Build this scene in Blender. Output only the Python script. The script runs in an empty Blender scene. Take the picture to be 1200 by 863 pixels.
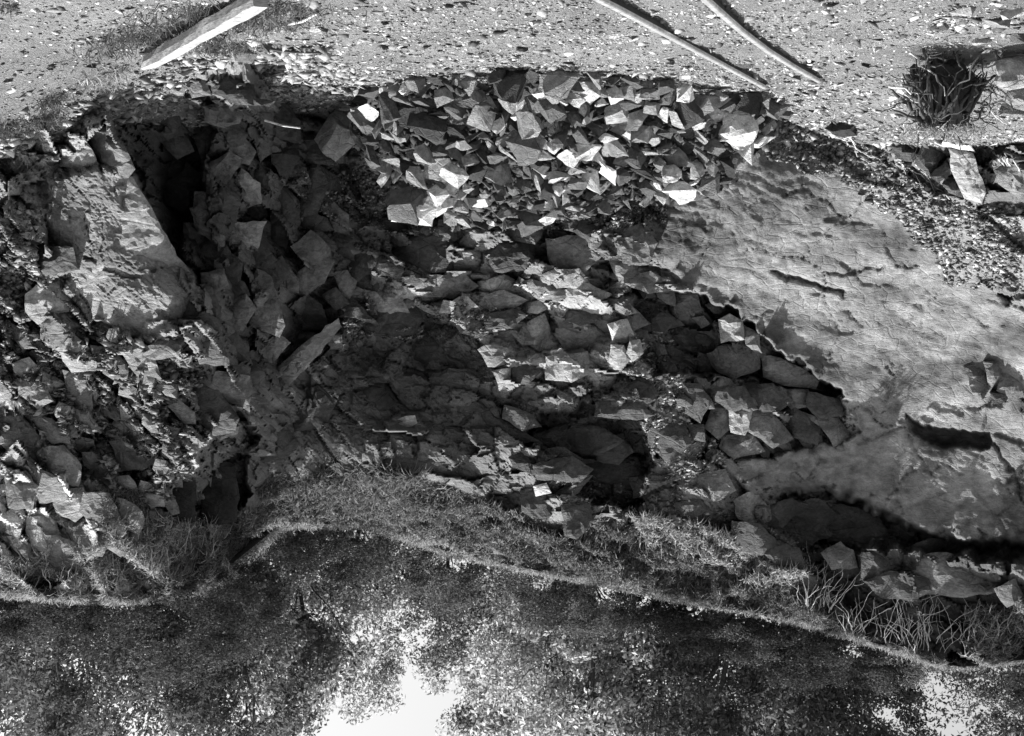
import bpy, bmesh, math, random
import numpy as np
from mathutils import Vector, Matrix, noise as mnoise
SC = bpy.context.scene
COL = SC.collection
# ---------------------------------------------------------------- camera, sky, sun, exposure
F, CH, PITCH = 1300.0, 1.57, math.radians(7.15)     # focal length in photo pixels, eye height, tilt up
cam_d = bpy.data.cameras.new('camera'); cam = bpy.data.objects.new('camera', cam_d); COL.objects.link(cam)
cam_d.sensor_width = 36; cam_d.lens = 36*F/1200; cam_d.clip_start = .1; cam_d.clip_end = 2000
cam.matrix_world = (Matrix.Translation((0,0,CH)) @ Matrix.Rotation(math.radians(90)+PITCH, 4, 'X')
                    @ Matrix.Rotation(math.pi, 4, 'Z'))          # the photograph stands on its head
SC.camera = cam
SUN_EL, SUN_AZ = math.radians(64), math.radians(55)              # azimuth clockwise from +Y
world = bpy.data.worlds.new('World'); SC.world = world; world.use_nodes = True
wn, wl = world.node_tree.nodes, world.node_tree.links
sky = wn.new('ShaderNodeTexSky'); sky.sky_type = 'NISHITA'; sky.sun_disc = False
sky.sun_elevation = SUN_EL; sky.sun_rotation = SUN_AZ; sky.dust_density = 3
bw = wn.new('ShaderNodeRGBToBW'); wl.new(sky.outputs[0], bw.inputs[0])
wl.new(bw.outputs[0], wn['Background'].inputs[0]); wn['Background'].inputs[1].default_value = .135
sl = bpy.data.lights.new('sun', 'SUN'); sl.energy = 5.0; sl.angle = math.radians(.5); sl.color = (1,1,1)
so = bpy.data.objects.new('sun', sl); COL.objects.link(so)
sdir = Vector((math.sin(SUN_AZ)*math.cos(SUN_EL), math.cos(SUN_AZ)*math.cos(SUN_EL), math.sin(SUN_EL)))
so.rotation_euler = sdir.to_track_quat('Z', 'Y').to_euler(); so.location = (0,0,40)
SC.view_settings.view_transform = 'Standard'; SC.view_settings.look = 'None'
SC.view_settings.exposure = 0.95; SC.view_settings.gamma = 1
SC.cycles.max_bounces = 6; SC.cycles.transparent_max_bounces = 4
random.seed(7); RNG = np.random.default_rng(7)

# ---------------------------------------------------------------- helpers
ca, sa = math.cos(PITCH), math.sin(PITCH)
def at(px, py, d):                       # photo pixel + distance along +Y -> world (numpy friendly)
    cx = (600-px)/F; cz = (py-431.5)/F
    fy = ca - cz*sa; fz = sa + cz*ca
    t = d/fy
    return cx*t, d+0*px, CH + fz*t
def atv(px, py, d):
    return Vector([float(v) for v in at(px, py, d)])
def proj(X, Y, Z):
    zc = Z-CH; f = Y*ca + zc*sa; u = -Y*sa + zc*ca
    return 600 - X/f*F, 431.5 + u/f*F
def tag(o, label=None, cat=None, group=None, kind=None):
    for k, v in (('label', label), ('category', cat), ('group', group), ('kind', kind)):
        if v: o[k] = v
    return o
def mesh_obj(name, verts, faces, mat, parent=None, smooth=False):
    me = bpy.data.meshes.new(name)
    if isinstance(faces, np.ndarray):
        n, k = faces.shape
        me.vertices.add(len(verts)); me.vertices.foreach_set('co', np.asarray(verts, np.float32).ravel())
        me.loops.add(n*k); me.loops.foreach_set('vertex_index', faces.astype(np.int32).ravel())
        me.polygons.add(n); me.polygons.foreach_set('loop_start', np.arange(0, n*k, k, dtype=np.int32))
        me.update(calc_edges=True)
    else:
        me.from_pydata([tuple(v) for v in verts], [], [tuple(f) for f in faces]); me.update()
    if smooth: me.polygons.foreach_set('use_smooth', [True]*len(me.polygons))
    if mat: me.materials.append(mat)
    o = bpy.data.objects.new(name, me); COL.objects.link(o); o.parent = parent
    return o
def bm_obj(name, bm, mat, parent=None, smooth=False):
    me = bpy.data.meshes.new(name); bm.to_mesh(me); bm.free()
    if smooth: me.polygons.foreach_set('use_smooth', [True]*len(me.polygons))
    me.materials.append(mat)
    o = bpy.data.objects.new(name, me); COL.objects.link(o); o.parent = parent
    return o
def empty(name, loc):
    o = bpy.data.objects.new(name, None); COL.objects.link(o); o.location = loc; o.empty_display_size = .2
    return o
def hash2(ix, iy, s):
    h = (ix.astype(np.int64)*374761393 + iy.astype(np.int64)*668265263 + s*1442695041) & 0x7fffffff
    h = ((h ^ (h >> 13))*1274126177) & 0x7fffffff
    h = ((h ^ (h >> 16))*1103515245 + 12345) & 0x7fffffff
    return ((h >> 7) & 0xffff)/65535.0
def vnoise(x, y, s=0):
    ix, iy = np.floor(x), np.floor(y); fx, fy = x-ix, y-iy
    fx = fx*fx*(3-2*fx); fy = fy*fy*(3-2*fy)
    a, b, c, d = hash2(ix, iy, s), hash2(ix+1, iy, s), hash2(ix, iy+1, s), hash2(ix+1, iy+1, s)
    return (a*(1-fx)+b*fx)*(1-fy) + (c*(1-fx)+d*fx)*fy - .5
def fbm(x, y, s=0, o=5, g=.5):
    r, a = 0*x, 1.0
    for k in range(o):
        r = r + a*vnoise(x, y, s+k*17); x, y, a = x*2.03+5.1, y*2.03+3.7, a*g
    return r
def voro(x, y, s=0):                     # jittered-grid voronoi: cell id values, offset to the seed, edge distance
    ix, iy = np.floor(x), np.floor(y)
    d1 = np.full(x.shape, 9.); d2 = d1.copy(); bx = 0*x; by = 0*x; ci = 0*x; cj = 0*x
    for i in (-1,0,1):
        for j in (-1,0,1):
            sx = ix+i+.5+.8*(hash2(ix+i, iy+j, s)-.5); sy = iy+j+.5+.8*(hash2(ix+i, iy+j, s+7)-.5)
            d = np.hypot(x-sx, y-sy); m = d < d1
            d2 = np.where(m, d1, np.minimum(d2, d)); d1 = np.where(m, d, d1)
            bx = np.where(m, x-sx, bx); by = np.where(m, y-sy, by); ci = np.where(m, ix+i, ci); cj = np.where(m, iy+j, cj)
    r = [hash2(ci, cj, s+k)-.5 for k in (21, 22, 23, 24)]
    return r, bx, by, d2-d1
def sdist(px, py, poly):                 # signed distance to polygon, negative inside
    P = np.asarray(poly, float); n = len(P); d = np.full(px.shape, 1e9); ins = np.zeros(px.shape, bool)
    for i in range(n):
        a, b = P[i], P[(i+1) % n]; e = b-a; wx, wy = px-a[0], py-a[1]
        t = np.clip((wx*e[0]+wy*e[1])/max(e@e, 1e-9), 0, 1); d = np.minimum(d, np.hypot(wx-e[0]*t, wy-e[1]*t))
        c = (a[1] <= py) != (b[1] <= py)
        xs = a[0] + (py-a[1])/(e[1] if abs(e[1]) > 1e-9 else 1e-9)*e[0]
        ins ^= c & (px < xs)
    return np.where(ins, -d, d)
def mask(px, py, poly, soft=6, rough=4):
    wx = px+rough*fbm(px/14, py/14, 91, 3)*2; wy = py+rough*fbm(px/14, py/14, 57, 3)*2
    return np.clip(.5 - sdist(wx, wy, poly)/(2*soft), 0, 1)
def sstep(t):
    t = np.clip(t, 0, 1); return t*t*(3-2*t)

# ---------------------------------------------------------------- materials (all grey: the photograph is black and white)
def mat_new(name):
    m = bpy.data.materials.new(name); m.use_nodes = True
    return m, m.node_tree.nodes, m.node_tree.links, m.node_tree.nodes['Principled BSDF']
def rock_mat(name, tone=.2, var=.45, scale=3.0, bump=.5, bscale=22.0, use_attr=False, rnd=0.0, rough=.8, streak=(1,1,1), spec=.3):
    m, N, L, B = mat_new(name)
    tc = N.new('ShaderNodeTexCoord') if rnd else N.new('ShaderNodeNewGeometry')
    src = tc.outputs['Object'] if rnd else tc.outputs['Position']
    mp = N.new('ShaderNodeMapping'); mp.inputs['Scale'].default_value = streak; L.new(src, mp.inputs[0])
    if rnd:
        oi = N.new('ShaderNodeObjectInfo'); ad = N.new('ShaderNodeVectorMath'); ad.operation = 'ADD'
        sc = N.new('ShaderNodeMath'); sc.operation = 'MULTIPLY'; sc.inputs[1].default_value = 37; L.new(oi.outputs['Random'], sc.inputs[0])
        L.new(mp.outputs[0], ad.inputs[0]); L.new(sc.outputs[0], ad.inputs[1]); vec = ad.outputs[0]
    else: vec = mp.outputs[0]
    def nz(s, d=8, r=.6):
        n = N.new('ShaderNodeTexNoise'); n.inputs['Scale'].default_value = s; n.inputs['Detail'].default_value = d
        n.inputs['Roughness'].default_value = r; L.new(vec, n.inputs['Vector']); return n.outputs['Fac']
    def rng(v, a, b, c, d):
        n = N.new('ShaderNodeMapRange'); n.inputs[1].default_value = a; n.inputs[2].default_value = b
        n.inputs[3].default_value = c; n.inputs[4].default_value = d; L.new(v, n.inputs[0]); return n.outputs[0]
    def mul(a, b):
        n = N.new('ShaderNodeMath'); n.operation = 'MULTIPLY'; L.new(a, n.inputs[0])
        if isinstance(b, (int, float)): n.inputs[1].default_value = b
        else: L.new(b, n.inputs[1])
        return n.outputs[0]
    c = mul(rng(nz(scale), .3, .7, 1-var, 1+var), rng(nz(scale*9, 6, .7), .3, .7, 1-var*.7, 1+var*.7))
    sp = nz(scale*40, 3, .8); c = mul(c, rng(sp, .35, .65, .8, 1.2))
    if rnd: c = mul(c, rng(oi.outputs['Random'], 0, 1, 1-rnd, 1+rnd))
    if use_attr:
        a = N.new('ShaderNodeAttribute'); a.attribute_name = 'tone'; c = mul(c, a.outputs['Fac'])
    else: c = mul(c, tone)
    cc = N.new('ShaderNodeCombineColor')
    for k in range(3): L.new(c, cc.inputs[k])
    L.new(cc.outputs[0], B.inputs['Base Color'])
    B.inputs['Roughness'].default_value = rough; B.inputs['Specular IOR Level'].default_value = spec
    b1 = N.new('ShaderNodeBump'); b1.inputs['Strength'].default_value = bump; b1.inputs['Distance'].default_value = .07
    ad2 = N.new('ShaderNodeMath'); ad2.operation = 'ADD'
    L.new(nz(bscale, 10, .7), ad2.inputs[0])
    mu = N.new('ShaderNodeTexMusgrave') if hasattr(bpy.types, 'ShaderNodeTexMusgrave') and False else None
    vo = N.new('ShaderNodeTexVoronoi'); vo.feature = 'DISTANCE_TO_EDGE'; vo.inputs['Scale'].default_value = bscale*.22; L.new(vec, vo.inputs['Vector'])
    L.new(rng(vo.outputs['Distance'], 0, .06, -.25, 0), ad2.inputs[1])
    L.new(ad2.outputs[0], b1.inputs['Height']); L.new(b1.outputs[0], B.inputs['Normal'])
    return m
M_WALL = rock_mat('bedrock', use_attr=True, var=.4, scale=.9, bump=.75, bscale=14, streak=(1,1,1.7))
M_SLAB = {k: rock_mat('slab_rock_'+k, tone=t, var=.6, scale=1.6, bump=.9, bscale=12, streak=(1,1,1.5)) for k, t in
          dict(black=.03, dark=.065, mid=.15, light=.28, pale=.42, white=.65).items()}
M_STONE = {k: rock_mat('quarried_stone_'+k, tone=t, var=.45, scale=2.5, bump=.7, bscale=8, rnd=.3) for k, t in
           dict(dark=.04, mid=.11, light=.29, pale=.62).items()}
M_GROUND = rock_mat('quarry_floor', tone=.28, var=.35, scale=1.3, bump=1, bscale=60)
M_CHIP = rock_mat('stone_chips', use_attr=True, var=.2, scale=2, bump=.2)
def simple_mat(name, tone, rough=.8, metal=0, var=.3, scale=20, stretch=(1,1,1)):
    m, N, L, B = mat_new(name)
    tc = N.new('ShaderNodeTexCoord'); mp = N.new('ShaderNodeMapping'); mp.inputs['Scale'].default_value = stretch
    n = N.new('ShaderNodeTexNoise'); n.inputs['Scale'].default_value = scale; n.inputs['Detail'].default_value = 8
    L.new(tc.outputs['Object'], mp.inputs[0]); L.new(mp.outputs[0], n.inputs['Vector'])
    r = N.new('ShaderNodeValToRGB'); r.color_ramp.elements[0].position = .3; r.color_ramp.elements[1].position = .7
    a, b = tone*(1-var), tone*(1+var)
    r.color_ramp.elements[0].color = (a,a,a,1); r.color_ramp.elements[1].color = (b,b,b,1)
    L.new(n.outputs[0], r.inputs[0]); L.new(r.outputs[0], B.inputs['Base Color'])
    bp = N.new('ShaderNodeBump'); bp.inputs['Strength'].default_value = .3; bp.inputs['Distance'].default_value = .01
    L.new(n.outputs[0], bp.inputs['Height']); L.new(bp.outputs[0], B.inputs['Normal'])
    B.inputs['Roughness'].default_value = rough; B.inputs['Metallic'].default_value = metal
    return m
M_RAIL = simple_mat('rail_side_rust', .05, .7); M_HEAD = simple_mat('rail_head_worn', .55, .35, .6)
M_LOG = simple_mat('bleached_timber', .27, .8, var=.45, scale=7, stretch=(3,3,14))
M_BARK = simple_mat('bark', .05, .9, var=.5); M_ROOT = simple_mat('dry_root', .5, .8, var=.4)
M_ROOTD = simple_mat('dark_root', .055, .8, var=.5); M_SOIL = simple_mat('dark_soil', .03, .95, var=.6)
def leaf_mat(name, tone, trans):
    m, N, L, B = mat_new(name); out = N['Material Output']; N.remove(B)
    g = N.new('ShaderNodeNewGeometry'); r = N.new('ShaderNodeMapRange'); L.new(g.outputs['Random Per Island'], r.inputs[0])
    r.inputs[3].default_value = tone*.25; r.inputs[4].default_value = tone*1.85
    cc = N.new('ShaderNodeCombineColor')
    for k in range(3): L.new(r.outputs[0], cc.inputs[k])
    d = N.new('ShaderNodeBsdfDiffuse'); t = N.new('ShaderNodeBsdfTranslucent'); mx = N.new('ShaderNodeMixShader')
    gl = N.new('ShaderNodeBsdfGlossy'); gl.inputs['Roughness'].default_value = .6; m2 = N.new('ShaderNodeMixShader'); m2.inputs[0].default_value = .03
    L.new(cc.outputs[0], d.inputs[0]); L.new(cc.outputs[0], t.inputs[0]); mx.inputs[0].default_value = trans
    L.new(d.outputs[0], mx.inputs[1]); L.new(t.outputs[0], mx.inputs[2]); L.new(mx.outputs[0], m2.inputs[1]); L.new(gl.outputs[0], m2.inputs[2])
    L.new(m2.outputs[0], out.inputs[0]); return m
M_LEAF = leaf_mat('tree_leaves', .10, .45); M_LEAFD = leaf_mat('dark_bush_leaves', .06, .3); M_LEAF2 = leaf_mat('glare_pale_leaves', .36, .6)  # the last one paints soft sky glare as paler leaves
M_GRASS = leaf_mat('dry_grass', .30, .35); M_GRASSD = leaf_mat('dark_tuft_grass', .1, .3); M_SCRUB = leaf_mat('bank_undergrowth', .13, .3)

# ---------------------------------------------------------------- ground: quarry floor rising to a bank at +X
def ground_z(X, Y):
    z = .95*sstep((X-2.3)/2.9)*sstep((Y-6.2)/4.4)
    z = z + .55*sstep((-X-2.6)/3.0)*sstep((Y-8.0)/5.0)
    return z + .035*fbm(X*1.3, Y*1.3, 3, 4) + .012*fbm(X*9, Y*9, 5, 3)
def floor_depth(px, py):                 # where the pixel's line of sight meets the ground
    d = np.full(np.shape(px), 5.0); done = np.zeros(np.shape(px), bool); px = np.asarray(px, float); py = np.asarray(py, float)
    for k in range(150):
        X, Y, Z = at(px, py, d); hit = Z <= ground_z(X, Y); done |= hit; d = np.where(done, d, d+.08)
    return np.where(done, d, 60.)
# ---------------------------------------------------------------- the rock face: distance of the face along each line of sight
CP = [(-250,60,13),(-250,300,13.5),(-250,700,16.5),(0,60,12),(0,180,10.6),(0,300,11.5),(0,450,13.2),(0,600,14.4),(0,690,15.5),(60,200,10.7),(140,170,10.4),(140,270,11.4),(220,350,12.2),
 (100,400,12.9),(150,550,14.8),(150,690,16.2),(120,120,10.6),(230,690,16.8),(200,78,10.5),(300,62,11.0),(300,110,11.8),(190,180,11.9),(250,150,12.1),(250,220,13.4),(310,200,14.2),(350,260,15.4),(350,120,14.5),
 (400,180,15.6),(420,260,16.2),(450,100,15.6),(500,300,16.5),(500,345,16.6),(500,380,17.7),(500,480,18.0),(500,562,18.4),(430,548,18.1),(300,400,14.6),(290,487,14.8),(350,420,16.3),(320,500,17.2),(400,410,17.3),(400,520,17.8),(470,540,18.0),(560,500,18.1),(330,555,17.8),(320,600,20.5),(250,450,14.0),(210,500,14.2),
 (250,600,17.2),(600,100,15.6),(650,290,16.2),(650,340,16.6),(650,370,17.5),(650,440,17.9),(620,520,18.3),(700,590,19.6),(760,300,15.8),(760,200,15.4),(800,270,15.6),(850,200,15.0),(880,100,14.6),(900,160,15.0),
 (900,350,17.3),(1000,400,18.2),(1000,560,20.2),(1000,100,15.4),(1100,350,17.3),(1100,200,14.8),(1050,150,14.8),(1200,100,13.6),(1200,200,14.3),(1200,400,17.3),(1200,560,19.3),
 (950,640,20.4),(1100,660,20.0),(1200,650,19.5),(1450,60,13),(1450,400,15),(1450,650,17),
 (430,610,21.3),(520,640,21.7),(650,670,21.7),(800,700,21.6),(960,730,21.4),(1100,775,20.9),(1200,770,20.4),(1450,780,19)]
cp = np.array(CP, float)
def tps_fit(c, reg=4.0):
    x, y = c[:,0]/100, c[:,1]/100; n = len(x)
    r = np.hypot(x[:,None]-x, y[:,None]-y); K = np.where(r > 0, r*r*np.log(r+1e-12), 0)+reg*.01*np.eye(n)
    P = np.c_[np.ones(n), x, y]; A = np.block([[K, P],[P.T, np.zeros((3,3))]])
    return np.linalg.solve(A, np.r_[c[:,2], 0,0,0])
W = tps_fit(cp)
def base_d(px, py):
    x, y = px/100, py/100; o = W[-3] + W[-2]*x + W[-1]*y
    for k in range(len(cp)):
        r2 = (x-cp[k,0]/100)**2 + (y-cp[k,1]/100)**2; o = o + W[k]*.5*r2*np.log(r2+1e-9)
    return o
RIM = np.array([(-250,700),(0,690),(130,700),(230,690),(280,660),(305,635),(325,612),(430,612),(520,642),(580,655),(650,670),(720,682),(800,700),(880,712),(960,732),(1030,752),(1100,775),(1130,778),(1200,768),(1450,770)], float)
def rim_y(px): return np.interp(px, RIM[:,0], RIM[:,1])
# zones (photo pixels): polygon, relief kind
Z_SMOOTH = [(785,225),(850,195),(900,175),(960,190),(1060,250),(1120,330),(1210,360),(1300,400),(1300,640),(1100,640),(1040,600),(940,570),(850,560),(850,545),(930,530),(1003,512),(990,468),(940,425),(880,388),(845,350),(790,325),(765,290)]
Z_LEFTSLAB = [(50,205),(110,198),(155,208),(172,238),(200,290),(237,345),(215,378),(175,400),(110,372),(85,330),(48,240)]
Z_RECESS = [(130,140),(165,105),(230,120),(250,150),(235,200),(240,260),(255,300),(240,340),(205,300),(172,235),(155,205)]
Z_GAP = [(742,330),(800,338),(862,366),(900,405),(950,430),(988,464),(955,468),(890,447),(800,440),(765,440),(742,385)]
Z_BLOCKS = [(800,452),(890,447),(985,468),(1003,512),(950,525),(860,540),(820,505)]
Z_HOLE1 = [(618,512),(650,484),(700,476),(748,486),(768,520),(752,578),(735,590),(692,586),(664,572),(676,545),(640,528)]
Z_FISS = [(238,530),(262,500),(285,478),(296,500),(292,560),(280,612),(205,612),(200,560),(228,560)]
Z_DARKFACE = [(300,400),(470,395),(545,400),(560,440),(620,470),(600,560),(480,575),(330,575),(300,550),(300,480)]
Z_UNDER = [(905,578),(960,572),(1010,588),(1045,606),(1120,630),(1205,641),(1205,652),(1110,648),(1040,636),(980,640),(930,634),(908,610)]
Z_LENS = [(1065,490),(1095,505),(1160,507),(1158,520),(1105,526),(1072,512)]
Z_SCREE = [(895,130),(960,138),(1040,150),(1060,200),(1110,240),(1200,240),(1300,300),(1200,345),(1110,330),(1060,265),(980,210),(900,180)]
Z_GULLY = [(745,400),(770,385),(800,430),(830,500),(800,560),(760,520)]
Z_PALEMID = [(420,355),(430,335),(560,330),(640,335),(720,350),(760,390),(752,425),(700,450),(580,458),(560,420),(500,395),(510,365)]
Z_HANG = [(940,640),(1000,640),(1200,690),(1200,760),(1130,770),(1040,745),(960,710)]
def face_d(px, py, tone=False):
    D = base_d(px, py)
    sm = mask(px, py, Z_SMOOTH, 10); ls = mask(px, py, Z_LEFTSLAB, 5); dk = mask(px, py, Z_DARKFACE, 12)
    scr = np.maximum(mask(px, py, Z_SCREE, 10), mask(px, py, Z_GULLY, 8)); rough = np.clip(1-sm*.93-ls*.9-dk*.35-scr*.75, 0.05, 1)
    # big, middle and small broken facets; the jointing dips to one side, as the beds do
    wx = px+11*fbm(px/60, py/60, 12, 4); wy = py+11*fbm(px/60, py/60, 13, 4)
    fine = np.clip((410-px)/120, 0, 1)*np.clip((py-370)/60, 0, 1)*np.clip((600-py)/40, 0, 1)
    wl_ = sstep((455-px+30*fbm(px/50, py/50, 41, 2))/60); wr_ = sstep((px-770)/60)
    rel = 0; 
    for wz, ang in ((wl_, 50), ((1-wl_)*(1-wr_), 10), (wr_, 24)):
        a = math.radians(ang); u = wx*math.cos(a)+wy*math.sin(a); v = -wx*math.sin(a)+wy*math.cos(a)
        for (su, sv, amp, til, crk, s) in ((96,58,.42,1.5,.07,1),(44,24,.18,.85,.07,2),(18,10,.055,.28,.03,3),(8,4.5,.012,.06,.008,4)):
            r, bx, by, e = voro(u/su, v/sv, s*100+ang)
            w = rough if s < 3 else np.clip(rough+.10-.08*sm, 0, 1)
            if s == 3: w = w*(1+1.0*fine)
            rel = rel + wz*w*(amp*r[0] + til*(r[1]*bx + r[2]*by)*1.2 + crk*np.exp(-(e/.10)**2))
    D = D + rel
    a = math.radians(20); u = wx*math.cos(a)+wy*math.sin(a); v = -wx*math.sin(a)+wy*math.cos(a)
    tn = fbm(u/55, v/24, 61, 5)*5; D = D + (.014+.034*rough)*(np.floor(tn)+sstep((tn-np.floor(tn))*4-1.5)-tn)   # thin broken beds
    tn = fbm(u/24+3, v/9, 62, 4)*3; D = D + (.005+.014*rough)*(np.floor(tn)+sstep((tn-np.floor(tn))*5-2)-tn)
    D = D + .04*rough*fbm(px/22, py/22, 70, 4) + .05*(1-rough)*fbm(u/60, v/14, 71, 5) + .014*fbm(u/7, v/3.2, 72, 3)
    r, bx, by, e = voro(wx/120+.3*fbm(px/30, py/30, 66, 3), wy/80+.3*fbm(px/30, py/30, 67, 3), 640)
    D = D + .07*np.clip(sm+ls, 0, 1)*np.exp(-(e/.018)**2)*np.clip(fbm(px/40, py/40, 68, 2)*3+.8, 0, 1) + .14*np.clip(sm+ls, 0, 1)*r[0]*.5
    # hollows and overhangs
    D = D + 1.5*mask(px, py, Z_RECESS, 3)*(.6+.6*fbm(px/30, py/30, 75, 3)+.2)
    D = D + 1.5*mask(px, py, Z_GAP, 2.5, 6) + .45*mask(px, py, Z_BLOCKS, 3, 5)
    D = D + 1.3*mask(px, py, Z_HOLE1, 3, 9) + 1.4*mask(px, py, Z_FISS, 3, 6) + 1.5*mask(px, py, Z_UNDER, 7, 7)
    D = D + .8*mask(px, py, Z_LENS, 2.5) + .8*mask(px, py, Z_HANG, 14)
    # deep joints seen in the smooth slope
    for line, wd, dp in (([(905,318),(925,325),(960,335),(988,344)],2.2,.25),([(1150,620),(1170,640),(1165,670)],1.5,.12),([(1005,520),(1060,500),(1090,560)],1.4,.08),
                         ([(100,300),(130,318),(160,325)],2,.12),([(1165,520),(1190,560),(1200,590)],1.5,.12),([(860,620),(820,560),(840,520)],1.5,.1)):
        P = np.array(line, float); dd = np.full(px.shape, 1e9)
        for i in range(len(P)-1):
            A, B = P[i], P[i+1]; e = B-A; qx = px+5*fbm(px/9, py/9, 33, 3)-A[0]; qy = py+5*fbm(px/9, py/9, 34, 3)-A[1]
            t = np.clip((qx*e[0]+qy*e[1])/(e@e), 0, 1); dd = np.minimum(dd, np.hypot(qx-e[0]*t, qy-e[1]*t))
        D = D + dp*np.exp(-(dd/wd)**2)
    # top of the face rolls back into the bank above
    ry = rim_y(px); k = np.clip((py-(ry-10))/40, 0, 1); D = D + .9*k*k
    if not tone: return D
    # rock tone with some painted light and shade; slope and big slab toned separately
    T = .15 + .06*fbm(px/80, py/80, 80, 3)
    r, bx, by, e = voro(u/36, v/17, 200); T = T*(1+.5*r[3])
    T = T*(1-sm) + sm*(.145+.18*fbm(px/50, py/40, 81, 5)+.10*fbm(px/9, py/6, 83, 4))
    T = T*(1-ls) + ls*(.19+.1*fbm(px/30, py/30, 82, 4))
    T = T*(1-.30*mask(px, py, Z_DARKFACE, 30, 14))  # shade of the steep middle face painted as darker rock
    T = T*(1-scr)+scr*.2
    pm = mask(px, py, Z_PALEMID, 8, 10); T = T*(1-pm)+pm*(.30+.25*r[3])  # sunlit look of the ledge painted as paler rock
    T = T*(1-.55*mask(px, py, Z_RECESS, 20))*(1-.4*mask(px, py, Z_HOLE1, 10))  # shade inside recess and hole painted into the tone
    bl = np.clip((px-1060)/60, 0, 1)*np.clip((600-py)/80, 0, 1)*np.clip((py-380)/80, 0, 1); T = T*(1+.3*bl)
    lowleft = np.clip((170-px)/60, 0, 1)*np.clip((py-520)/50, 0, 1)  # lower left painted lighter to offset the shade falling there
    T = T*(1-.55*np.clip((px-900)/60, 0, 1)*np.clip((py-618)/25, 0, 1)); T = T*(1+1.3*lowleft); T = T*(1+.35*np.clip((420-px)/60, 0, 1)*(1-ls))  # shadow band under the slope painted as darker rock
    cl_ = mask(px, py, [(175,105),(330,115),(400,190),(430,300),(400,400),(320,480),(240,480),(235,330),(200,250)], 25, 14); T = T*(1-.38*cl_)  # shade in the left cleft painted into the tone
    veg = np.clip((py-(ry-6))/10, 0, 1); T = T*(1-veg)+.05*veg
    return D, np.clip(T, .02, .75), np.clip(sm*1.2, 0, 1)
gx = np.r_[np.arange(-250, 0, 4), np.arange(0, 1200, 2.2), np.arange(1200, 1451, 4)]
gy = np.r_[np.arange(40, 96, 6), np.arange(96, 800, 2.2)]
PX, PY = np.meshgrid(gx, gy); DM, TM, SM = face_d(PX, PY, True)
X, Y, Z = at(PX, PY, DM)
nr, nc = PX.shape; idx = np.arange(nr*nc).reshape(nr, nc)
q = np.stack([idx[:-1,:-1], idx[:-1,1:], idx[1:,1:], idx[1:,:-1]], -1).reshape(-1, 4)
zmax = Z.ravel()[q].max(1); gq = ground_z(X.ravel()[q[:,0]], Y.ravel()[q[:,0]])
ryq = rim_y(PX).ravel()[q[:,0]]
q = q[(zmax > gq-.15) & (PY.ravel()[q[:,0]] < ryq+5)]
verts = np.c_[X.ravel(), Y.ravel(), Z.ravel()]
def compact(verts, q, tone=None):
    u, inv = np.unique(q.ravel(), return_inverse=True)
    return verts[u], inv.reshape(q.shape), (tone[u] if tone is not None else None)
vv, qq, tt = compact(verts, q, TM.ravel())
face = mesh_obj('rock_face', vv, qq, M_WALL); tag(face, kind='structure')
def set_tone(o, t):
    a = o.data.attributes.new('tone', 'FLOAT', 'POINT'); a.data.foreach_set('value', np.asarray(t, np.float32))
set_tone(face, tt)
smf = SM.ravel()[q[:,0]] > .5; face.data.polygons.foreach_set('use_smooth', smf)
def surf(px, py, off=0.0):               # a point on the face, its outward normal
    a = np.array([px, px+3, px], float); b = np.array([py, py, py+3], float)
    D = face_d(a, b); x, y, z = at(a, b, D); p = [Vector((x[i], y[i], z[i])) for i in range(3)]
    n = (p[1]-p[0]).cross(p[2]-p[0]); n.normalize()
    if n.y > 0: n = -n
    return p[0] - Vector((0, off, 0)), n

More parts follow.
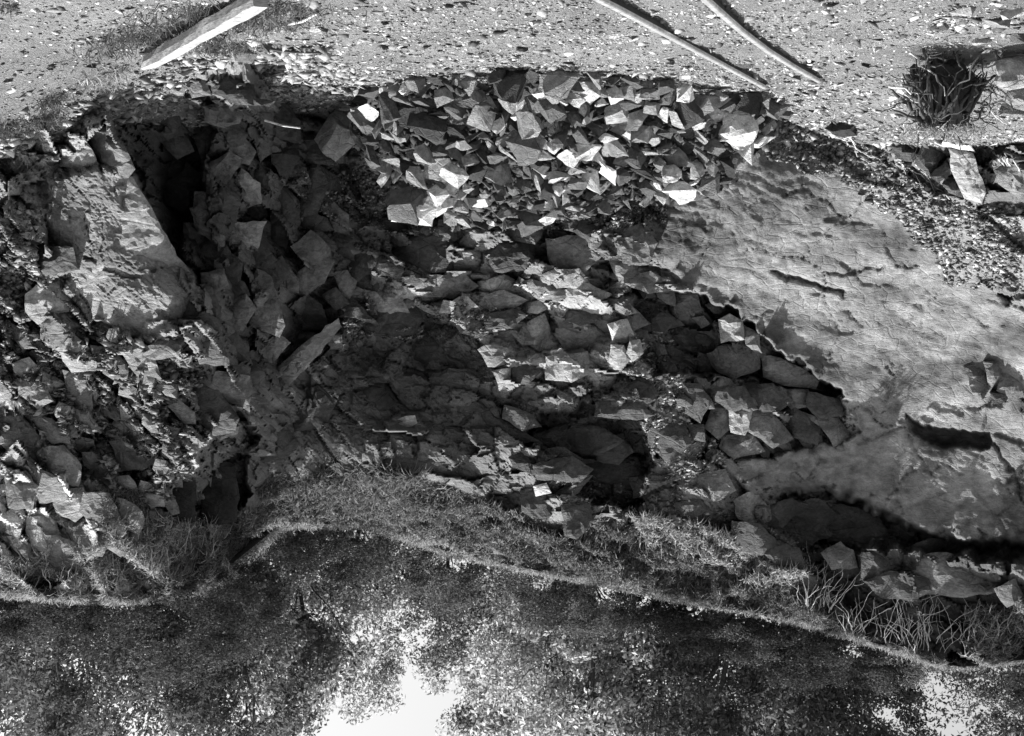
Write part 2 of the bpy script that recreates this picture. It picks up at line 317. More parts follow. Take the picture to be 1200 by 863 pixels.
# ---- slabs and blocks set in the face, each a part of it
from mathutils.geometry import delaunay_2d_cdt
def slab(poly, proud=.25, tone='mid', tilt=(0,0), parent=face, name='rock_slab', depth=None, step=5.0, disp=.03, back=.6, facets=3, grow=1.0):
    P = np.array(poly, float); c = P.mean(0); P = c+(P-c)*grow; PP = []
    for i in range(len(P)):                                  # roughen the outline
        a, b = P[i], P[(i+1) % len(P)]; L = np.hypot(*(b-a)); m = max(1, int(L/8)); nrm = np.array([-(b-a)[1], (b-a)[0]])/max(L, 1)
        for k in range(m): PP.append(a+(b-a)*k/m + (nrm*RNG.normal(0, .9) if k else 0))
    P = np.array(PP); n = len(P); ext = float(np.hypot(*(P-c).T).mean())
    d0 = depth if depth is not None else float(np.median(face_d(np.r_[c[0], P[:,0]*.7+c[0]*.3], np.r_[c[1], P[:,1]*.7+c[1]*.3])))
    lo, hi = P.min(0), P.max(0); g = [(x+RNG.normal(0, .8), y+RNG.normal(0, .8)) for x in np.arange(lo[0]+2, hi[0], step) for y in np.arange(lo[1]+2, hi[1], step)]
    if g:
        G = np.array(g); G = G[sdist(G[:,0], G[:,1], P) < -2.2]
    else: G = np.zeros((0,2))
    A = np.r_[P, G]; r = delaunay_2d_cdt([Vector(p) for p in A], [], [list(range(n))], 1, 1e-4)
    V2 = np.array([tuple(v) for v in r[0]]); tris = r[2]; orig = r[3]
    sz = ext/F*d0; pl = [(RNG.normal(0, .38), RNG.normal(.1, .38), RNG.uniform(-.15, .12)) for _ in range(facets)]
    u = (V2-c)/ext; fz = np.max([a*u[:,0]+b*u[:,1]+k for a, b, k in pl], 0)*sz
    e = -sdist(V2[:,0], V2[:,1], P); edge = np.exp(-np.clip(e, 0, 50)/2.0)*np.clip(.05+.05*fbm(V2[:,0]/7, V2[:,1]/7, 3, 2), .01, .12)
    nz = disp*(fbm(V2[:,0]/13, V2[:,1]/9, int(c[0]), 4)*1.2+.5*fbm(V2[:,0]/4.5, V2[:,1]/3.2, int(c[1]), 2))
    d = d0-proud+(tilt[0]*(V2[:,0]-c[0])+tilt[1]*(V2[:,1]-c[1]))/100+fz+edge+nz
    W3 = np.stack(at(V2[:,0], V2[:,1], d), -1); m = len(V2); B3 = np.stack(at(c[0]+(P[:,0]-c[0])*1.0, c[1]+(P[:,1]-c[1])*1.0, d0+back+0*P[:,0]), -1)
    f = [tuple(t) for t in tris]; bd = {}
    for k, o in enumerate(orig):
        for q_ in o:
            if q_ < n: bd[q_] = k
    for i in range(n): f.append((bd.get(i, i), bd.get((i+1) % n, (i+1) % n), m+(i+1) % n, m+i))
    o = mesh_obj(name, np.r_[W3, B3], f, M_SLAB[tone], None)
    bm = bmesh.new(); bm.from_mesh(o.data); bmesh.ops.recalc_face_normals(bm, faces=bm.faces); bm.to_mesh(o.data); bm.free()
    o.parent = parent; return o
SL = [ # polygon, proud, tone, tilt
 ([(50,205),(62,195),(110,200),(155,210),(172,238),(185,262),(205,300),(237,340),(238,362),(215,375),(195,393),(175,400),(150,395),(110,370),(103,350),(85,330),(92,310),(75,290),(55,260),(48,230)],.35,'light',(.1,.9)),
 ([(102,150),(130,150),(150,180),(158,198),(150,208),(125,200),(112,180)],.30,'mid',(.2,.6)),
 ([(75,172),(98,160),(112,185),(118,200),(92,200),(70,195)],.15,'light',(0,.9)),
 ([(172,80),(200,72),(222,90),(215,112),(180,108)],.2,'mid',(.2,.8)),
 ([(152,100),(172,90),(182,108),(165,118),(145,120)],.2,'mid',(0,.5)),
 ([(240,88),(280,70),(295,90),(300,115),(322,118),(315,125),(270,120),(250,110)],.35,'dark',(0,0)),
 ([(215,95),(238,90),(248,112),(225,115)],.2,'mid',(0,.6)),
 ([(240,125),(262,118),(285,130),(280,145),(262,150),(240,143)],.4,'mid',(0,.4)),
 ([(185,112),(200,115),(205,128),(195,132),(184,124)],.4,'light',(0,.5)),
 ([(240,195),(268,178),(285,187),(270,210),(255,223),(238,212)],.4,'mid',(.4,1.0)),
 ([(283,198),(305,215),(307,238),(287,245),(275,215)],.3,'light',(.3,1.0)),
 ([(300,150),(320,150),(318,180),(305,190),(297,165)],.35,'mid',(.6,.2)),
 ([(322,152),(345,150),(352,185),(335,215),(318,190)],.3,'dark',(.6,0)),
 ([(265,262),(312,260),(303,290),(280,302),(250,292)],.35,'light',(.2,1.1)),
 ([(228,225),(250,225),(258,240),(245,258),(226,248)],.3,'mid',(.2,.4)),
 ([(210,165),(235,160),(240,185),(222,200),(206,185)],.25,'dark',(.2,.3)),
 ([(190,215),(215,205),(225,230),(215,250),(195,240)],.3,'dark',(.2,.3)),
 ([(215,262),(240,262),(248,285),(230,300),(215,285)],.25,'mid',(.2,.5)),
 ([(318,245),(345,235),(352,262),(335,290),(318,280)],.3,'dark',(.5,.5)),
 ([(345,205),(372,190),(385,215),(372,250),(352,255)],.3,'dark',(.3,.5)),
 ([(22,308),(40,285),(85,290),(92,316),(60,322),(40,320)],.35,'dark',(0,.2)),
 ([(30,345),(50,330),(70,325),(88,340),(80,365),(45,380),(30,365)],.3,'light',(.3,1.0)),
 ([(160,412),(190,398),(215,400),(208,418),(180,422)],.3,'mid',(0,1.0)),
 ([(235,320),(262,315),(268,335),(252,345),(238,343)],.5,'mid',(0,.6)),
 ([(283,487),(300,455),(325,430),(360,400),(395,375),(398,385),(375,415),(340,450),(315,485),(292,492)],.5,'mid',(-.2,1.2)),
 ([(300,395),(325,388),(340,402),(318,425),(292,430)],.3,'mid',(0,1.0)),
 ([(225,455),(262,420),(258,460),(280,490),(275,505),(250,510),(230,490)],.4,'dark',(0,.2)),
 ([(248,508),(280,500),(278,509),(258,516)],.5,'pale',(0,.5)),
 ([(20,480),(45,485),(75,500),(82,520),(60,520),(35,495)],.35,'mid',(.2,1.0)),
 ([(20,445),(50,442),(62,470),(45,480),(22,462)],.3,'mid',(.2,.7)),
 ([(0,478),(20,482),(50,515),(55,545),(20,540),(0,520)],.3,'mid',(.2,1.0)),
 ([(50,525),(75,522),(95,545),(92,570),(60,560)],.3,'light',(.2,.9)),
 ([(62,575),(98,572),(110,598),(88,612),(66,600)],.3,'light',(.2,.9)),
 ([(30,605),(62,604),(72,628),(55,648),(32,640)],.3,'light',(.1,.9)),
 ([(74,612),(108,606),(132,628),(120,652),(92,648)],.25,'mid',(.1,.9)),
 ([(5,560),(30,552),(45,570),(38,598),(10,595)],.25,'mid',(.1,.9)),
 ([(118,610),(140,605),(148,625),(132,640)],.25,'light',(.1,.9)),
 ([(418,372),(440,362),(495,362),(498,372),(485,392),(430,395)],.35,'dark',(0,.1)),
 ([(485,338),(495,320),(545,322),(560,335),(540,350),(505,348)],.2,'mid',(0,1.0)),
 ([(455,300),(480,278),(520,272),(545,292),(535,318),(490,322)],.3,'dark',(0,.3)),
 ([(560,278),(600,270),(628,285),(622,315),(580,318)],.3,'dark',(0,.3)),
 ([(640,280),(690,275),(705,300),(680,325),(645,318)],.3,'mid',(0,.5)),
 ([(710,300),(740,290),(748,320),(728,335)],.3,'mid',(0,.3)),
 ([(720,272),(752,262),(770,285),(760,310),(730,308)],.3,'mid',(0,.3)),
 ([(550,350),(590,340),(618,352),(600,362),(560,362)],.25,'light',(0,1.2)),
 ([(615,355),(632,352),(645,360),(630,368),(617,366)],.4,'white',(0,1.2)),
 ([(655,340),(690,332),(718,345),(700,356),(665,355)],.25,'light',(0,1.2)),
 ([(565,370),(600,362),(618,370),(600,385),(570,386)],.3,'dark',(0,.3)),
 ([(618,378),(638,368),(650,400),(632,412),(614,400)],.35,'pale',(.3,.9)),
 ([(652,385),(690,380),(712,392),(700,412),(660,410)],.3,'light',(.2,.9)),
 ([(664,362),(695,358),(705,375),(680,382),(662,376)],.3,'dark',(0,.2)),
 ([(712,380),(735,374),(743,392),(734,402),(718,400)],.5,'pale',(.3,.9)),
 ([(738,400),(750,398),(754,414),(742,424),(734,414)],.5,'light',(.3,.9)),
 ([(716,404),(731,405),(738,422),(726,434),(712,424)],.4,'light',(.3,.7)),
 ([(1078,154),(1108,158),(1135,168),(1142,178),(1105,172),(1084,165)],.9,'white',(0,1.0)),
 ([(318,440),(345,412),(372,392),(380,400),(352,432),(326,456)],.75,'dark',(-.3,.9)),
 ([(350,318),(378,300),(392,306),(380,332),(356,350),(344,340)],.5,'mid',(.3,.7)),
 ([(305,318),(330,300),(340,318),(322,345),(302,348)],.4,'dark',(.4,.6)),
 ([(262,360),(288,345),(300,362),(284,388),(262,384)],.35,'mid',(.3,.7)),
 ([(398,300),(430,290),(448,310),(420,330),(396,326)],.3,'dark',(.1,.6)),
 ([(560,330),(590,322),(612,332),(590,344),(562,342)],.3,'pale',(0,1.3)),
 ([(520,352),(548,348),(560,360),(538,370),(515,366)],.25,'pale',(0,1.2)),
 ([(560,410),(578,402),(600,412),(598,428),(572,430)],.35,'light',(.2,.7)),
 ([(600,425),(625,423),(635,435),(620,450),(600,450)],.35,'dark',(0,.4)),
 ([(640,418),(688,412),(700,432),(670,448),(640,445)],.3,'light',(.1,.9)),
 ([(576,435),(598,432),(600,452),(585,458)],.35,'light',(.1,.6)),
 ([(617,530),(625,510),(665,497),(672,525),(640,533)],.6,'dark',(0,.3)),
 ([(625,545),(670,535),(695,550),(680,565),(630,562)],.8,'dark',(0,.4)),
 ([(695,515),(730,508),(742,530),(725,545),(700,540)],.6,'dark',(0,.4)),
 ([(610,575),(640,570),(662,585),(640,610),(612,600)],.3,'dark',(0,.6)),
 ([(658,593),(690,590),(695,610),(676,632),(662,628)],.5,'dark',(0,.2)),
 ([(625,570),(640,566),(646,578),(628,582)],.6,'pale',(0,.7)),
 ([(738,560),(775,555),(778,580),(742,584)],.3,'dark',(0,.1)),
 ([(465,492),(486,487),(489,496),(476,506),(464,504)],.2,'pale',(0,1.0)),
 ([(842,375),(855,368),(870,376),(872,398),(845,402)],.9,'light',(0,.8)),
 ([(868,378),(890,392),(893,414),(874,404)],.9,'mid',(0,.8)),
 ([(828,415),(850,404),(888,412),(890,432),(860,445),(835,430)],.9,'mid',(0,1.0)),
 ([(893,418),(915,420),(960,445),(955,456),(920,452),(895,442)],.9,'light',(0,1.0)),
 ([(802,452),(820,453),(832,470),(820,492),(805,482)],.5,'dark',(.2,.5)),
 ([(834,456),(870,455),(884,478),(858,480),(840,470)],.5,'dark',(.2,.5)),
 ([(872,455),(905,452),(925,470),(905,482),(886,476)],.5,'dark',(.2,.6)),
 ([(910,456),(945,458),(950,475),(928,478)],.5,'mid',(.2,.6)),
 ([(950,462),(982,470),(985,485),(960,488),(948,476)],.5,'dark',(.2,.6)),
 ([(836,476),(850,478),(856,500),(842,512),(828,500)],.5,'mid',(.2,.5)),
 ([(856,482),(880,482),(872,508),(858,505)],.5,'light',(.2,.5)),
 ([(884,482),(905,486),(925,512),(905,522),(880,505)],.5,'mid',(.3,.8)),
 ([(908,486),(932,480),(958,500),(955,518),(930,510)],.5,'dark',(.2,.6)),
 ([(936,480),(958,490),(980,492),(998,512),(975,520),(962,500)],.5,'mid',(.2,.6)),
 ([(850,512),(880,512),(892,528),(860,536),(846,524)],.5,'mid',(.1,.8)),
 ([(1128,428),(1150,420),(1160,445),(1152,468),(1140,460)],.3,'mid',(.2,.5)),
 ([(1152,424),(1175,425),(1172,450),(1160,456)],.35,'mid',(.2,.5)),
 ([(1176,432),(1200,440),(1200,465),(1178,470),(1168,458)],.3,'mid',(.1,.4)),
 ([(1160,460),(1180,462),(1178,472),(1164,474)],.5,'dark',(0,.2)),
 ([(962,648),(985,635),(1000,645),(1005,665),(975,668)],.9,'mid',(.1,.9)),
 ([(1062,655),(1100,648),(1150,652),(1185,668),(1180,692),(1130,700),(1075,694),(1058,676)],.5,'mid',(0,.3)),
 ([(1010,648),(1048,646),(1056,672),(1036,690),(1008,680)],.4,'dark',(0,.4)),
 ([(1165,690),(1190,678),(1200,700),(1180,712)],.5,'mid',(0,.6)),
 ([(925,590),(960,585),(985,605),(960,622),(930,615)],.5,'dark',(0,.6)),
 ([(860,585),(885,575),(900,595),(888,615),(865,608)],.4,'light',(0,.9)),
 ([(805,560),(850,550),(862,575),(835,590),(808,585)],.3,'mid',(0,.9)),
 ([(790,590),(820,585),(835,600),(800,608)],.3,'dark',(0,.6)),
 ([(1045,172),(1060,162),(1078,172),(1070,190),(1052,186)],.5,'dark',(0,.3)),
 ([(1062,160),(1098,165),(1108,182),(1090,205),(1072,192),(1080,172)],.5,'dark',(.1,.4)),
 ([(1110,186),(1120,200),(1100,214),(1090,207)],.45,'dark',(.1,.3)),
 ([(1104,216),(1122,202),(1128,232),(1112,226)],.45,'dark',(.1,.2)),
 ([(1112,175),(1140,180),(1155,225),(1150,238),(1130,232),(1115,200)],.5,'light',(.1,.9)),
 ([(1155,160),(1200,155),(1215,190),(1205,240),(1170,215)],.4,'mid',(0,.1)),
 ([(335,470),(372,452),(395,470),(385,500),(345,505)],.25,'dark',(0,.4)),
 ([(305,505),(335,498),(350,520),(330,545),(305,540)],.3,'dark',(0,.3)),
 ([(400,455),(450,448),(470,475),(430,490)],.12,'dark',(0,.3)),
 ([(730,450),(755,440),(772,462),(752,485),(732,475)],.3,'dark',(0,.6)),
 ([(760,480),(800,485),(810,520),(785,545),(760,520)],.3,'dark',(0,.5)),
]
for (poly, proud, tone, tilt) in SL:
    big = len(poly) > 14
    slab(poly, proud*(.75 if proud < .45 else 1), tone, (tilt[0]*.8, tilt[1]*.8), disp=(.04 if big else .07), facets=(6 if big else 4), grow=(1.2 if 440 < poly[0][1] < 530 and 795 < poly[0][0] < 985 else 1.03))

def auto_slabs(zone, n, rmin, rmax, ang, asp, tones, proud=(.12,.4), tl=(.2,.7)):
    Pz = np.array(zone, float); lo, hi = Pz.min(0), Pz.max(0); got = []
    for _ in range(6000):
        x, y = RNG.uniform(lo[0], hi[0]), RNG.uniform(lo[1], hi[1])
        if sdist(np.array([x]), np.array([y]), Pz)[0] > 0: continue
        r = rmin+(rmax-rmin)*RNG.random()**1.6
        if any(((x-a)**2+(y-b)**2) < (.85*(r+c))**2 for a, b, c in got): continue
        if any(sdist(np.array([x]), np.array([y]), np.array(p, float))[0] < r*.25 for p, _, _, _ in SL): continue
        got.append((x, y, r)); a = math.radians(ang+RNG.normal(0, 14)); m = int(RNG.integers(4, 7)); th = np.sort((np.arange(m)+RNG.uniform(-.32, .32, m))/m*2*np.pi)
        u, v = np.cos(th)*r*asp*RNG.uniform(.8, 1.15, m), np.sin(th)*r*RNG.uniform(.75, 1.15, m)
        poly = [(x+p*math.cos(a)-q_*math.sin(a), y+p*math.sin(a)+q_*math.cos(a)) for p, q_ in zip(u, v)]
        slab(poly, RNG.uniform(*proud), tones[int(RNG.integers(len(tones)))], (RNG.normal(tl[0], .3), RNG.normal(tl[1], .3)), disp=.05, facets=3)
        if len(got) >= n: break
auto_slabs([(175,110),(300,110),(350,150),(400,240),(420,370),(330,440),(250,470),(205,400),(245,330),(240,250),(200,200)], 36, 13, 28, 52, 1.7, ['mid','dark','dark'], (.1,.35), (.5,.6))
auto_slabs([(400,268),(770,262),(770,325),(600,328),(400,335)], 13, 11, 24, 8, 1.9, ['dark','dark','mid'], (.05,.2), (0,.3))
auto_slabs([(400,335),(770,325),(700,400),(560,400),(430,395)], 18, 6, 17, 8, 2.2, ['mid','light','mid'], (.05,.18), (0,1.1))
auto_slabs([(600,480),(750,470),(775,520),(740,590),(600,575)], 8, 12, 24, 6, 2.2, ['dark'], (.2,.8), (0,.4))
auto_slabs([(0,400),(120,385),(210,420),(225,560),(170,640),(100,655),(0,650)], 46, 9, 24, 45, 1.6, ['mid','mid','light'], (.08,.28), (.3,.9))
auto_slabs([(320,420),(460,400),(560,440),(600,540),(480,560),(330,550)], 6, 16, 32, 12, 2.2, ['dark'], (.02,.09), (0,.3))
auto_slabs([(740,330),(845,360),(830,450),(790,440),(740,400)], 14, 8, 16, 25, 1.6, ['dark','mid'], (.2,.5), (0,.5))
auto_slabs([(800,440),(985,470),(990,515),(860,540),(800,500)], 14, 6, 11, 25, 1.5, ['dark','mid'], (.3,.45), (.2,.6))
auto_slabs([(860,590),(960,590),(1050,640),(1200,660),(1200,700),(1000,690),(880,640)], 7, 14, 28, 10, 2.2, ['dark'], (.3,.7), (0,.5))  # dark tone only, continuing the painted shade under the slope
# ---------------------------------------------------------------- ground sheets
def grid_sheet(name, xs, ys, zf, mat, kind='structure'):
    A, B = np.meshgrid(xs, ys); Zg = zf(A, B); n, m = A.shape; I = np.arange(n*m).reshape(n, m)
    f = np.stack([I[:-1,:-1], I[:-1,1:], I[1:,1:], I[1:,:-1]], -1).reshape(-1, 4)
    o = mesh_obj(name, np.c_[A.ravel(), B.ravel(), Zg.ravel()], f, mat, smooth=True); tag(o, kind=kind); return o
grid_sheet('ground', np.r_[-300,-100,-40,-15,np.arange(-9,9,.06),15,40,100,300], np.r_[-300,-100,-30,-5,np.arange(4,18,.06),25,60,300], ground_z, M_GROUND)
rx = np.linspace(-250, 1450, 171); rD = face_d(rx, rim_y(rx)+3); RXw, RYw, RZw = at(rx, rim_y(rx)+3, rD)
o_ = np.argsort(RXw); RXs, RYs, RZs = RXw[o_], RYw[o_], RZw[o_]
def bank_z(X, Y):
    ry = np.interp(X, RXs, RYs); rz = np.interp(X, RXs, RZs)
    return rz - .06 + np.clip(Y-ry, 0, 40)*.08 + .10*fbm(X*.6, Y*.6, 44, 3)*np.clip(Y-ry, 0, 1)
tt_ = np.r_[np.linspace(-.2, 12, 50), 20, 40, 80, 200]; BX = np.r_[-200,-60,-25,np.linspace(-13,13,131),25,60,200]
A, T_ = np.meshgrid(BX, tt_); B = np.interp(A, RXs, RYs)+T_; Zb = bank_z(A, B)
I = np.arange(A.size).reshape(A.shape); f = np.stack([I[:-1,:-1], I[:-1,1:], I[1:,1:], I[1:,:-1]], -1).reshape(-1, 4)
tag(mesh_obj('hillside', np.c_[A.ravel(), B.ravel(), Zb.ravel()], f, M_SOIL, smooth=True), kind='structure')

# ---------------------------------------------------------------- loose chips (countless): one mesh each
def chips(name, P, N, size, flat, tones, label, cat):
    n = len(P); base = np.array([(1,0,0),(.2,.9,0),(-.9,.3,0),(-.4,-.8,0),(.1,.05,.8),(.5,-.7,-.1)], float)
    fc = np.array([(0,1,4),(1,2,4),(2,3,4),(3,5,4),(5,0,4),(1,0,5),(2,1,5),(3,2,5)])
    V = base[None]+RNG.normal(0, .22, (n,6,3)); V[:,:,2] *= flat
    a = RNG.uniform(0, 2*np.pi, n); c, s = np.cos(a)[:,None], np.sin(a)[:,None]
    x, y = V[:,:,0]*c-V[:,:,1]*s, V[:,:,0]*s+V[:,:,1]*c; V[:,:,0], V[:,:,1] = x, y
    V *= size[:,None,None]
    nn = N + RNG.normal(0, .42, N.shape); nn /= np.linalg.norm(nn, axis=1)[:,None]
    t1 = np.cross(nn, np.array([.3,.1,.9])[None]+0*nn); t1 /= np.linalg.norm(t1, axis=1)[:,None]; t2 = np.cross(nn, t1)
    Wd = P[:,None,:]+V[:,:,0:1]*t1[:,None]+V[:,:,1:2]*t2[:,None]+(V[:,:,2:3])*nn[:,None]
    F_ = (fc[None]+6*np.arange(n)[:,None,None]).reshape(-1, 3)
    o = mesh_obj(name, Wd.reshape(-1, 3), F_, M_CHIP); set_tone(o, np.repeat(tones, 6)); tag(o, label, cat, kind='stuff'); return o
def ground_scatter(n, x0, x1, y0, y1):
    x = RNG.uniform(x0, x1, n); y = y0+(y1-y0)*RNG.uniform(0, 1, n); z = ground_z(x, y)
    px, py = proj(x, y, z); k = (px > -60) & (px < 1260) & (py > -60) & (y < face_d(px, py)+.3); return np.c_[x, y, z][k]
P = ground_scatter(75000, -6, 6, 6.9, 16)
cl = vnoise(P[:,0]*2.2, P[:,1]*2.2, 8)+vnoise(P[:,0]*.9, P[:,1]*.9, 9)
P = P[RNG.uniform(-.5, .9, len(P)) < cl+.45]
sz = .009+.018*RNG.random(len(P))**3+.0
chips('gravel', P, np.tile((0,0,1.), (len(P),1)), sz, .45, RNG.choice([.14,.24,.34,.5], len(P), p=[.3,.35,.25,.1]), 'fine grey gravel and slate chips strewn over the quarry floor', 'gravel')
P = ground_scatter(17000, -6, 6, 6.9, 16)
P = P[(fbm(P[:,0]*.8, P[:,1]*.8, 19, 4) > RNG.uniform(-.5, .5, len(P))) | (P[:,1] > 11)]
sz = .018+.055*RNG.random(len(P))**4
chips('slate_chips', P, np.tile((0,0,1.), (len(P),1)), sz, .4, RNG.choice([.08,.2,.34,.55], len(P), p=[.35,.3,.25,.1]), 'larger flat slate chips lying among the gravel of the floor', 'stone chips')
P = ground_scatter(9000, 1.6, 6, 9.8, 13.5); P = P[fbm(P[:,0]*1.5, P[:,1]*1.5, 29, 3) > RNG.uniform(-.6, .4, len(P))]
chips('rubble', P, np.tile((0,0,1.), (len(P),1)), .02+.07*RNG.random(len(P))**4, .55, RNG.choice([.08,.16,.28,.4], len(P)), 'broken rubble where the bank meets the foot of the left cliff', 'rubble')
def wall_scatter(poly, n, smin, smax, tones, tp, name, label, on_ground=False):
    P2 = np.array(poly, float); lo, hi = P2.min(0), P2.max(0)
    x = RNG.uniform(lo[0], hi[0], n*3); y = RNG.uniform(lo[1], hi[1], n*3)
    k = (sdist(x+14*fbm(x/20, y/20, 1, 3), y+14*fbm(x/20, y/20, 2, 3), poly) < 0) & (fbm(x/22, y/14, 31, 3) > RNG.uniform(-.7, .35, len(x))); x, y = x[k][:n], y[k][:n]
    def q(x, y):
        d = face_d(x, y); fd = floor_depth(x, y); return np.stack(at(x, y, np.minimum(d, fd)), -1)
    p0, p1, p2 = q(x, y), q(x+4, y), q(x, y+4)
    nn = np.cross(p1-p0, p2-p0); nn /= np.linalg.norm(nn, axis=1)[:,None]+1e-9; nn[nn[:,1] > 0] *= -1
    nn = nn*.5+np.array([0,-.25,.9]); nn /= np.linalg.norm(nn, axis=1)[:,None]
    sz = smin*.8+(smax*.8-smin*.8)*RNG.random(len(x))**4
    return chips(name, p0-np.array([0,.02,0]), nn, sz, .55, RNG.choice(tones, len(x), p=tp), label, 'rubble')
TA = ([.08,.16,.28,.45], [.3,.35,.25,.1])
wall_scatter([(895,150),(960,138),(1050,150),(1065,200),(1120,240),(1200,240),(1200,340),(1110,330),(1060,265),(980,210),(900,180)], 5200, .02, .09, *TA, 'scree', 'broken slate scree on the slope below the pale upright block')
wall_scatter([(375,195),(440,205),(500,250),(520,268),(480,280),(430,262),(370,262),(345,225)], 2200, .015, .06, [.06,.12,.2,.4], TA[1], 'rubble', 'small dark rubble lying below the left end of the stone heap')
wall_scatter([(640,262),(730,245),(790,240),(770,262),(700,275),(640,272)], 900, .02, .06, [.08,.16,.28,.5], TA[1], 'rubble', 'small rubble spilled behind the crest of the stone heap')
wall_scatter([(745,395),(770,385),(800,430),(850,500),(850,560),(790,575),(745,500),(730,430)], 1500, .03, .10, [.08,.2,.4,.6], [.25,.25,.3,.2], 'rubble', 'pale rubble tumbling down the dark gully in the rock face')
wall_scatter([(395,385),(430,395),(560,398),(580,380),(660,372),(690,372),(640,362),(500,350),(430,345)], 2500, .015, .06, [.08,.16,.28,.45], TA[1], 'rubble', 'fine rubble lying along the ledge across the rock face')
wall_scatter([(20,390),(110,380),(180,410),(240,420),(230,520),(220,620),(150,600),(60,520),(0,440)], 5500, .02, .10, [.06,.12,.2,.34], TA[1], 'rubble', 'dark shattered rubble on the slope below the big pale slab')
wall_scatter([(0,230),(45,240),(60,330),(30,400),(0,430)], 1500, .02, .08, *TA, 'rubble', 'grey shale rubble at the outer side of the big pale slab')
wall_scatter([(620,560),(760,560),(860,600),(960,620),(940,690),(860,690),(700,630)], 1500, .03, .09, [.06,.12,.2,.34], TA[1], 'rubble', 'loose rubble on the lip of the rock face below the scrub')

# ---------------------------------------------------------------- the heap of quarried stones
HEAP = [(385,150),(400,122),(430,105),(480,95),(540,88),(660,85),(740,92),(800,98),(870,108),(920,113),(925,135),(908,150),(895,182),(862,192),(850,225),(800,242),(780,236),(730,242),(700,255),(640,262),(600,272),(560,268),(525,262),(500,245),(470,225),(440,205),(420,178),(392,165)]
def heap_d(px, py):
    lo = np.interp(px, [385,430,480,540,660,740,870,925], [130,105,95,88,85,92,108,116])
    d0 = F*CH/(269-lo); return d0 + .15 + np.clip(py-lo, 0, 200)*.0125
def stone_mesh(kind, seed):
    r = random.Random(seed); bm = bmesh.new()
    if kind == 'boulder':
        bmesh.ops.create_icosphere(bm, subdivisions=3, radius=1)
        for v in bm.verts:
            p = v.co.copy(); cell = mnoise.cell_vector(p*1.3+Vector((seed,0,0))); k = .8+.28*mnoise.noise(p*1.4+Vector((seed,3,0)))+.10*mnoise.fractal(p*4+Vector((seed,0,0)), .8, 2, 3)
            m = max(abs(p.x), abs(p.y), abs(p.z)); k *= .75+.25/m; v.co = Vector((p.x*k, p.y*k*.8, p.z*k*.7))
        me = bpy.data.meshes.new('stone'); bm.to_mesh(me); bm.free(); me.materials.append(None); return me
    ax = {'flake': (1, .76, .42), 'block': (1, .82, .72), 'wedge': (1, .7, .56), 'plate': (1, .8, .22)}[kind]
    for k in range(r.randint(9, 15)):
        v = Vector((r.uniform(-1,1), r.uniform(-1,1), r.uniform(-1,1))); m = max(abs(c) for c in v); v = v/m*(r.uniform(.78, 1))
        if kind == 'wedge': v.z *= .5+.5*v.x
        bm.verts.new((v.x*ax[0], v.y*ax[1], v.z*ax[2]))
    g = bmesh.ops.convex_hull(bm, input=bm.verts)
    bmesh.ops.delete(bm, geom=list({e for e in g['geom_interior']+g['geom_unused'] if isinstance(e, bmesh.types.BMVert)}), context='VERTS')
    bmesh.ops.dissolve_limit(bm, angle_limit=.16, verts=bm.verts, edges=bm.edges)
    bmesh.ops.triangulate(bm, faces=bm.faces); bmesh.ops.subdivide_edges(bm, edges=[e for e in bm.edges if e.calc_length() > .45], cuts=2)
    for v in bm.verts: v.co += Vector((mnoise.noise(v.co*2.3+Vector((seed,0,0))), mnoise.noise(v.co*2.3+Vector((0,seed,5))), .6*mnoise.noise(v.co*2.3+Vector((9,0,seed)))))*.11 + Vector((mnoise.noise(v.co*6), mnoise.noise(v.co*6+Vector((5,5,5))), mnoise.noise(v.co*6+Vector((9,2,seed)))))*.045
    bmesh.ops.recalc_face_normals(bm, faces=bm.faces)
    me = bpy.data.meshes.new('stone'); bm.to_mesh(me); bm.free(); me.materials.append(None); return me
SMESH = {k: [stone_mesh(k, 50+i*7+len(k)) for i in range(9)] for k in ('flake', 'block', 'wedge', 'plate', 'boulder')}
def stone(p, size, kind, tone, rot, label, group, cat='stone', name='quarried_stone'):
    o = bpy.data.objects.new(name, random.choice(SMESH[kind])); COL.objects.link(o)
    o.location = p; o.scale = (size*random.uniform(.85,1.15), size*random.uniform(.85,1.15), size*random.uniform(.9,1.2))
    o.rotation_euler = rot; o.material_slots[0].link = 'OBJECT'; o.material_slots[0].material = M_STONE[tone]
    tag(o, label, cat, group); return o
